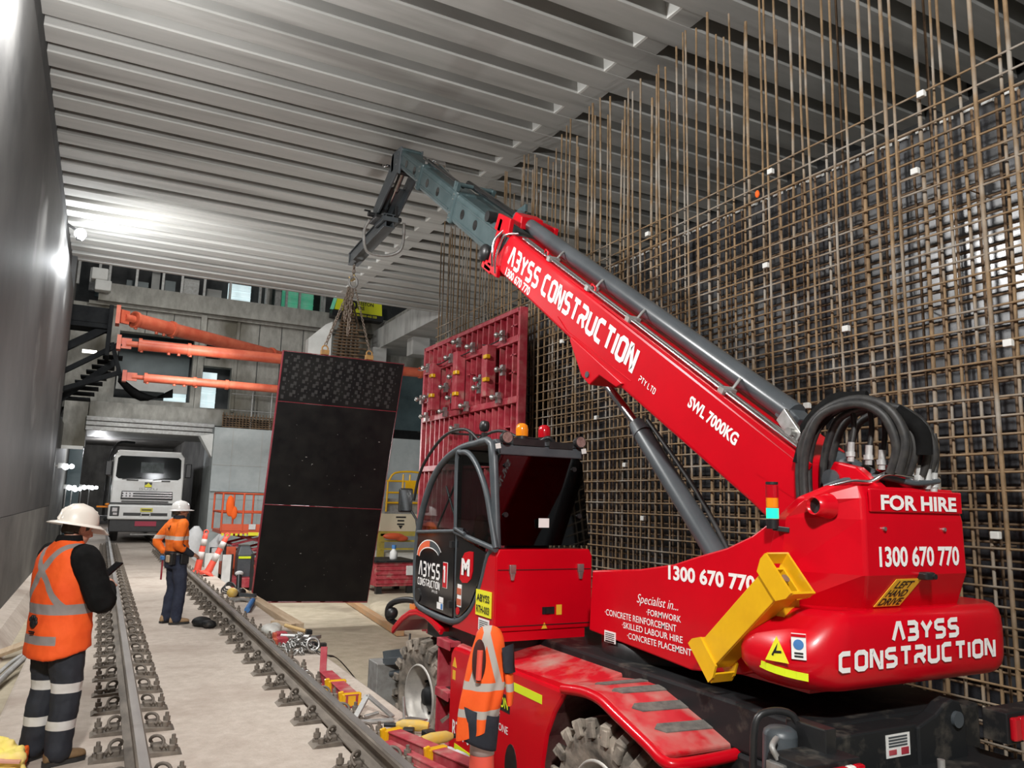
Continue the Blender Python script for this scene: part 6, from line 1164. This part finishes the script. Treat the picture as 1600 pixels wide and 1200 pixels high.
gr_ = thing('angle_grinder', 'yellow and dark power tool with pale disc guard by the cable coil', 'power tool', (2.34, 15.6, 0)); m = MB(); m.ball((2.3, 15.35, .09), (.1, .12, .09), 12, 8); m.build('yellow_head', YTOOL, gr_); m = MB(); m.ball((2.45, 15.5, .08), (.12, .12, .08), 10, 6); m.cyl((2.43, 15.5, .10), (2.45, 15.68, .36), .05, 10); m.build('dark_body', BLK, gr_); m = MB(); m.ball((2.45, 15.7, .40), (.08, .06, .05), 10, 6); m.build('white_cap', WBAG, gr_)
for lb, (x0, y0) in (('dark clump and shadow mound beside the right rail behind the second person', (1.44, 12.2)),):
    m = MB(); m.ball((x0, y0, .06), (.14, .2, .07), 12, 8); m.ball((x0 + .08, y0 - .22, .05), (.1, .12, .06), 10, 8); small('shadow_clump', lb, 'shadow_clump', m, CHASS, (x0, y0, 0), remesh=.02)  # dark mound stands for the person's cast shadow plus a dark clump
# lower left corner
yb_ = thing('yellow_bag', 'crumpled yellow and orange safety garment bundle at the feet of the person in the hat', 'bundle', (-.44, 6.35, 0))
m = MB(); m.ball((-.50, 6.40, .10), (.17, .16, .13), 16, 12); m.box(-.60, -.30, 6.16, 6.42, .0, .16); m.box(-.52, -.26, 6.08, 6.24, .0, .08); m.build('yellow_cloth', mat('yellow_cloth', (.85, .76, .10), (.88, .66, .26), .8, scale=5, bump=.4, bscale=6), yb_, remesh=.013, disp=(.09, .09))
m = MB(); m.box(-.42, -.28, 6.34, 6.50, .0, .12); m.build('orange_cloth', ORF, yb_, remesh=.012, disp=(.08, .05)); m = MB(); m.bar((-.56, 6.14, .165), (-.30, 6.12, .13), .06, .012); m.build('tape', mat('pink_tape', (.62, .30, .22), rough=.6), yb_)
hs = thing('hose', 'grey hose lying in the side drain beside the person in the hat', 'hose', (-.75, 9.8, -.16)); m = MB(); m.tube(smoothpath([(-.95, 8.4, -.12), (-.8, 9.3, -.10), (-.68, 10.2, -.06), (-.5, 10.9, .03), (-.3, 11.2, .03)], 5), .035, 8); m.build('hose_run', GALV, hs); m = MB(); m.tube(smoothpath([(-.98, 8.8, -.12), (-.85, 9.8, -.11), (-.66, 10.8, -.04), (-.3, 11.5, .025)], 5), .022, 8); m.build('thin_line', CONC, hs)
m = MB(); m.bar((-1.0, 11.2, -.10), (-.35, 11.9, .04), .16, .04); small('timber_plank', 'weathered plank leaning out of the side drain behind the hose', 'timber', m, TIMB, (-.7, 11.5, -.16))

# ================================================================== MIDDLE DISTANCE
sl = thing('scissor_lift', 'orange scissor lift with guard rails standing left of the hanging black form', 'lift', (3.95, 25.2, FZ))
x0, x1, y0, y1 = 3.22, 5.0, 24.6, 26.6
m = MB(); m.box(x0, x1, y0, y1, .72, .82); m.build('platform', ORL, sl, bevel=.01)
m = MB()
for x_ in (x0, 3.82, 4.42, x1):
    for y_ in (y0, y1): m.tube([(x_, y_, .8), (x_, y_, 1.92)], .03, 8)
for z_ in (1.36, 1.92): m.tube([(x0, y0, z_), (x1, y0, z_), (x1, y1, z_), (x0, y1, z_)], .03, 8, True)
m.box(x0, x1, y0 - .02, y0, .82, 1.02); m.build('guard_rail', ORL, sl)
m = MB()
for i in range(6): m.box(x0 + .02 + i * .13, x0 + .09 + i * .13, y0 - .04, y0 - .02, .68, .75)
m.box(4.0, 4.3, y0 - .03, y0 - .01, .68, .78); m.build('yellow_strip', YSTK, sl); m = MB(); m.box(4.3, 4.62, y0 - .03, y0 - .01, .66, .77); m.build('white_sticker', WHT, sl); m = MB(); m.box(4.0, 4.2, y0 - .06, y0 - .02, .86, 1.02); m.build('white_box', WBAG, sl, bevel=.01)
m = MB(); m.ball((3.42, 24.55, 1.55), (.12, .07, .32), 12, 8); m.ball((3.55, 24.55, 1.35), (.1, .06, .2), 10, 8); tag(m.build('orange_jacket', ORF, org=(3.45, 24.55, 1.4), remesh=.02), 'orange jacket hung on the corner rail of the scissor lift', 'jacket')
m = MB()
for z_ in (-.2, .1, .4):
    for s in (0, 1): m.bar((3.6, 24.9 + s * 1.2, z_), (4.8, 24.9 + s * 1.2, z_ + .3), .06, .1, (0, 1, 0)); m.bar((4.8, 24.95 + s * 1.2, z_), (3.6, 24.95 + s * 1.2, z_ + .3), .06, .1, (0, 1, 0))
m.build('scissor_arm', REDF, sl); m = MB(); m.box(3.45, 5.0, 24.7, 26.5, -.55, -.2); m.box(3.4, 3.7, 24.6, 24.9, -.3, .35); m.build('base', ORL, sl, bevel=.02)
for x_, y_ in ((3.55, 24.9), (4.9, 24.9), (3.55, 26.3), (4.9, 26.3)):
    m = MB(); m.cyl((x_ - .08, y_, FZ + .2), (x_ + .08, y_, FZ + .2), .2, 18); m.build('wheel', BLK, sl)
m = MB(); m.tube([(3.15, 24.3, FZ), (3.15, 24.3, .35), (2.95, 24.3, .35), (2.95, 24.3, .05)], .03, 8); m.tube([(3.35, 24.3, FZ), (3.35, 24.3, .5)], .03, 8); tag(m.build('black_handle_frame', BLK, org=(3.2, 24.3, FZ)), 'black tubular handle frame standing in front of the scissor lift', 'frame')
se_ = thing('grey_cover', 'dark grey moulded cover with a yellow band standing on the red stillage', 'cover', (3.75, 23.6, -.3)); m = MB(); m.loft([[(3.58, 23.4, z), (4.02 + (.04 if z < 0 else 0), 23.4, z), (4.0, 23.9, z), (3.58, 23.9, z)] if z < .3 else [(3.64, 23.5, z), (3.92, 23.5, z), (3.92, 23.9, z), (3.64, 23.9, z)] for z in (-.4, -.3, .2, .42, .46)], True, False); m.build('cover_shell', DGREY, se_, bevel=.03); m = MB(); m.box(3.6, 3.98, 23.37, 23.41, .1, .16); m.build('yellow_band', LIME, se_)
sg_ = thing('steel_stillage', 'dark red steel stillage with black legs left of the hanging form', 'stillage', (3.55, 23, FZ)); 
for x_ in (3.3, 3.85):
    for y_ in (22.6, 24.1):
        m = MB(); m.box(x_ - .04, x_ + .04, y_ - .04, y_ + .04, FZ, .28); m.build('leg', BLK, sg_)
m = MB(); m.box(3.3, 4.2, 22.65, 24.1, -.46, -.405); m.box(3.3, 4.2, 22.6, 22.66, -.62, -.36); m.box(3.26, 3.3, 22.6, 24.1, -.6, -.36); m.build('tray', REDF, sg_, bevel=.01)
for x_, y_, z1, lb in ((2.86, 28.1, .82, 'tall white bulk bag slumped against the buttress, nearer the person'), (3.60, 27.5, .62, 'lower rounded white bulk bag right of the taller one')):
    m = MB(); m.loft([ell(x_, y_, FZ, .30, .3, 18), ell(x_, y_, -.2, .36, .33, 18), ell(x_, y_, .3, .33, .3, 18), ell(x_ + .03, y_, z1 - .2, .24, .24, 18), ell(x_ + .05, y_, z1, .08, .08, 18)]); small('bulk_bag', lb, 'bag', m, WBAG, (x_, y_, FZ))
sb = thing('site_sign', 'white board with a dark round mark standing behind the leaning bollards', 'sign', (2.75, 22, FZ)); m = MB(); m.box(2.55, 2.9, 22.0, 22.04, FZ, .35); m.build('board', CONCP, sb); m = MB(); m.cyl((2.7, 21.99, -.05), (2.7, 22.0, -.05), .08, 12); m.build('dark_mark', BLK, sb); m = MB(); m.box(3.0, 3.22, 22.1, 22.14, -.6, .3); m.build('white_panel', WBAG, sb)
m = MB(); m.box(3.0, 3.2, 24.5, 24.75, -.7, .18); tag(m.build('orange_crate', ORL, org=(3.3, 24, FZ), bevel=.03), 'orange box standing between the bollards and the grey cover', 'box')
rb_ = thing('red_toolbox', 'dark red steel site box standing between the hanging form and the crane cab', 'box', (7.3, 21.2, FZ)); m = MB(); m.box(6.85, 7.95, 20.9, 22.2, -.5, .16); m.build('box_body', REDF, rb_, bevel=.015); m = MB()
for z_ in (-.42, -.3, -.18, -.06, .06): m.box(6.83, 7.97, 20.88, 20.9, z_, z_ + .03)
m.build('corrugation', REDF, rb_); m = MB(); m.box(6.8, 8.0, 20.85, 22.25, .14, .2); m.build('lid', CHASS, rb_, bevel=.01); m = MB()
for x_ in (6.95, 7.85):
    for y_ in (21.0, 22.1): m.box(x_ - .08, x_ + .08, y_ - .08, y_ + .08, FZ, -.5)
m.build('skid_foot', BLK, rb_); m = MB(); m.box(7.7, 7.9, 20.84, 20.9, -.2, 0.05); m.build('white_label', WBAG, rb_)
bt = thing('spray_bottle', 'white bottle with blue cap standing on the red site box', 'bottle', (7.42, 21.2, .2)); m = MB(); m.lathe([(.0001, 0), (.1, 0), (.11, .05), (.11, .2), (.05, .28), (.05, .32)], (7.42, 21.2, .2), 'z', 16); m.build('bottle_body', WBAG, bt); m = MB(); m.cyl((7.42, 21.2, .5), (7.42, 21.2, .6), .06, 12); m.build('cap', BLUE, bt)
yp_ = thing('yellow_platform', 'yellow work platform with guard rails and cream body behind the crane mirror', 'platform', (9.3, 26.5, FZ)); m = MB()
for x_ in (8.75, 9.3, 9.55, 10.1): m.tube([(x_, 26, 1.45), (x_ + .02, 26, 2.5 + .25 * (x_ > 9))], .035, 8)
for z_ in (1.75, 2.1, 2.5): m.tube([(8.72, 26, z_), (10.2, 26, z_ + .02)], .035, 8)
m.tube(smoothpath([(8.8, 26, 2.5), (9.0, 26, 2.78), (9.6, 26, 2.85), (10.1, 26, 2.8)], 3), .035, 8); m.box(9.4, 10.3, 25.95, 26.0, 2.1, 2.5); m.box(10.0, 10.4, 25.9, 26.3, 1.4, 2.5); m.build('guard_rail', YEL, yp_)
m = MB(); m.box(8.7, 10.4, 26.0, 27.5, 1.38, 1.46); m.box(8.7, 10.5, 26.1, 27.5, 1.46, 1.9); m.build('deck', GALV, yp_); m = MB(); m.box(8.55, 10.6, 26.0, 27.6, .78, 1.38); cbd = m.build('cream_body', mat('cream_paint', (.68, .60, .44), rough=.6), yp_, bevel=.01)
m = MB()
for i, w_ in enumerate((.36, .24, .26)): m.box(9.3 - w_ / 2, 9.3 + w_ / 2, 25.985, 26.0, 1.24 - i * .12, 1.29 - i * .12)
m.prism('y', [(9.22, .98), (9.38, .98), (9.3, .86)], 25.985, 26.0); m.build('body_marking', BLKL, cbd)
m = MB(); m.box(8.6, 10.5, 26.0, 27.5, .62, .78); m.box(8.55, 8.75, 26.0, 26.2, FZ, .7); m.box(10.2, 10.4, 26.0, 26.2, FZ, .7)
for z_ in (.15, .42): m.box(8.6, 10.4, 25.98, 26.1, z_, z_ + .06)
m.build('yellow_chassis', mat('dull_yellow', (.55, .42, .06), (.42, .34, .08), .6, scale=5), yp_); m = MB(); m.box(8.75, 10.3, 26.2, 27.4, FZ, .05); m.build('stacked_base', CONCP, yp_)
m = MB(); m.ball((9.0, 25.8, .62), (.4, .15, .12), 14, 8); m.ball((9.3, 25.8, .55), (.25, .12, .1), 10, 8); small('orange_tarp', 'crumpled orange sheet hanging on the yellow chassis under the cream body', 'sheet', m, ORL, (9, 25.8, .5), remesh=.03)
m = MB(); m.loft([ell(8.9, 30, FZ, .7, .6), ell(9.0, 30, 2.6, 1.0, .8), ell(9.1, 30, 3.3, .6, .5)], True); 
sh_ = thing('sheet_pile', 'low mound of sandy soil between the red box and the crane cab', 'soil', (6.0, 17, FZ)); m = MB(); m.ball((6.25, 17.4, FZ), (.5, 1.5, .2), 20, 10); m.build('mound', SAND, sh_)
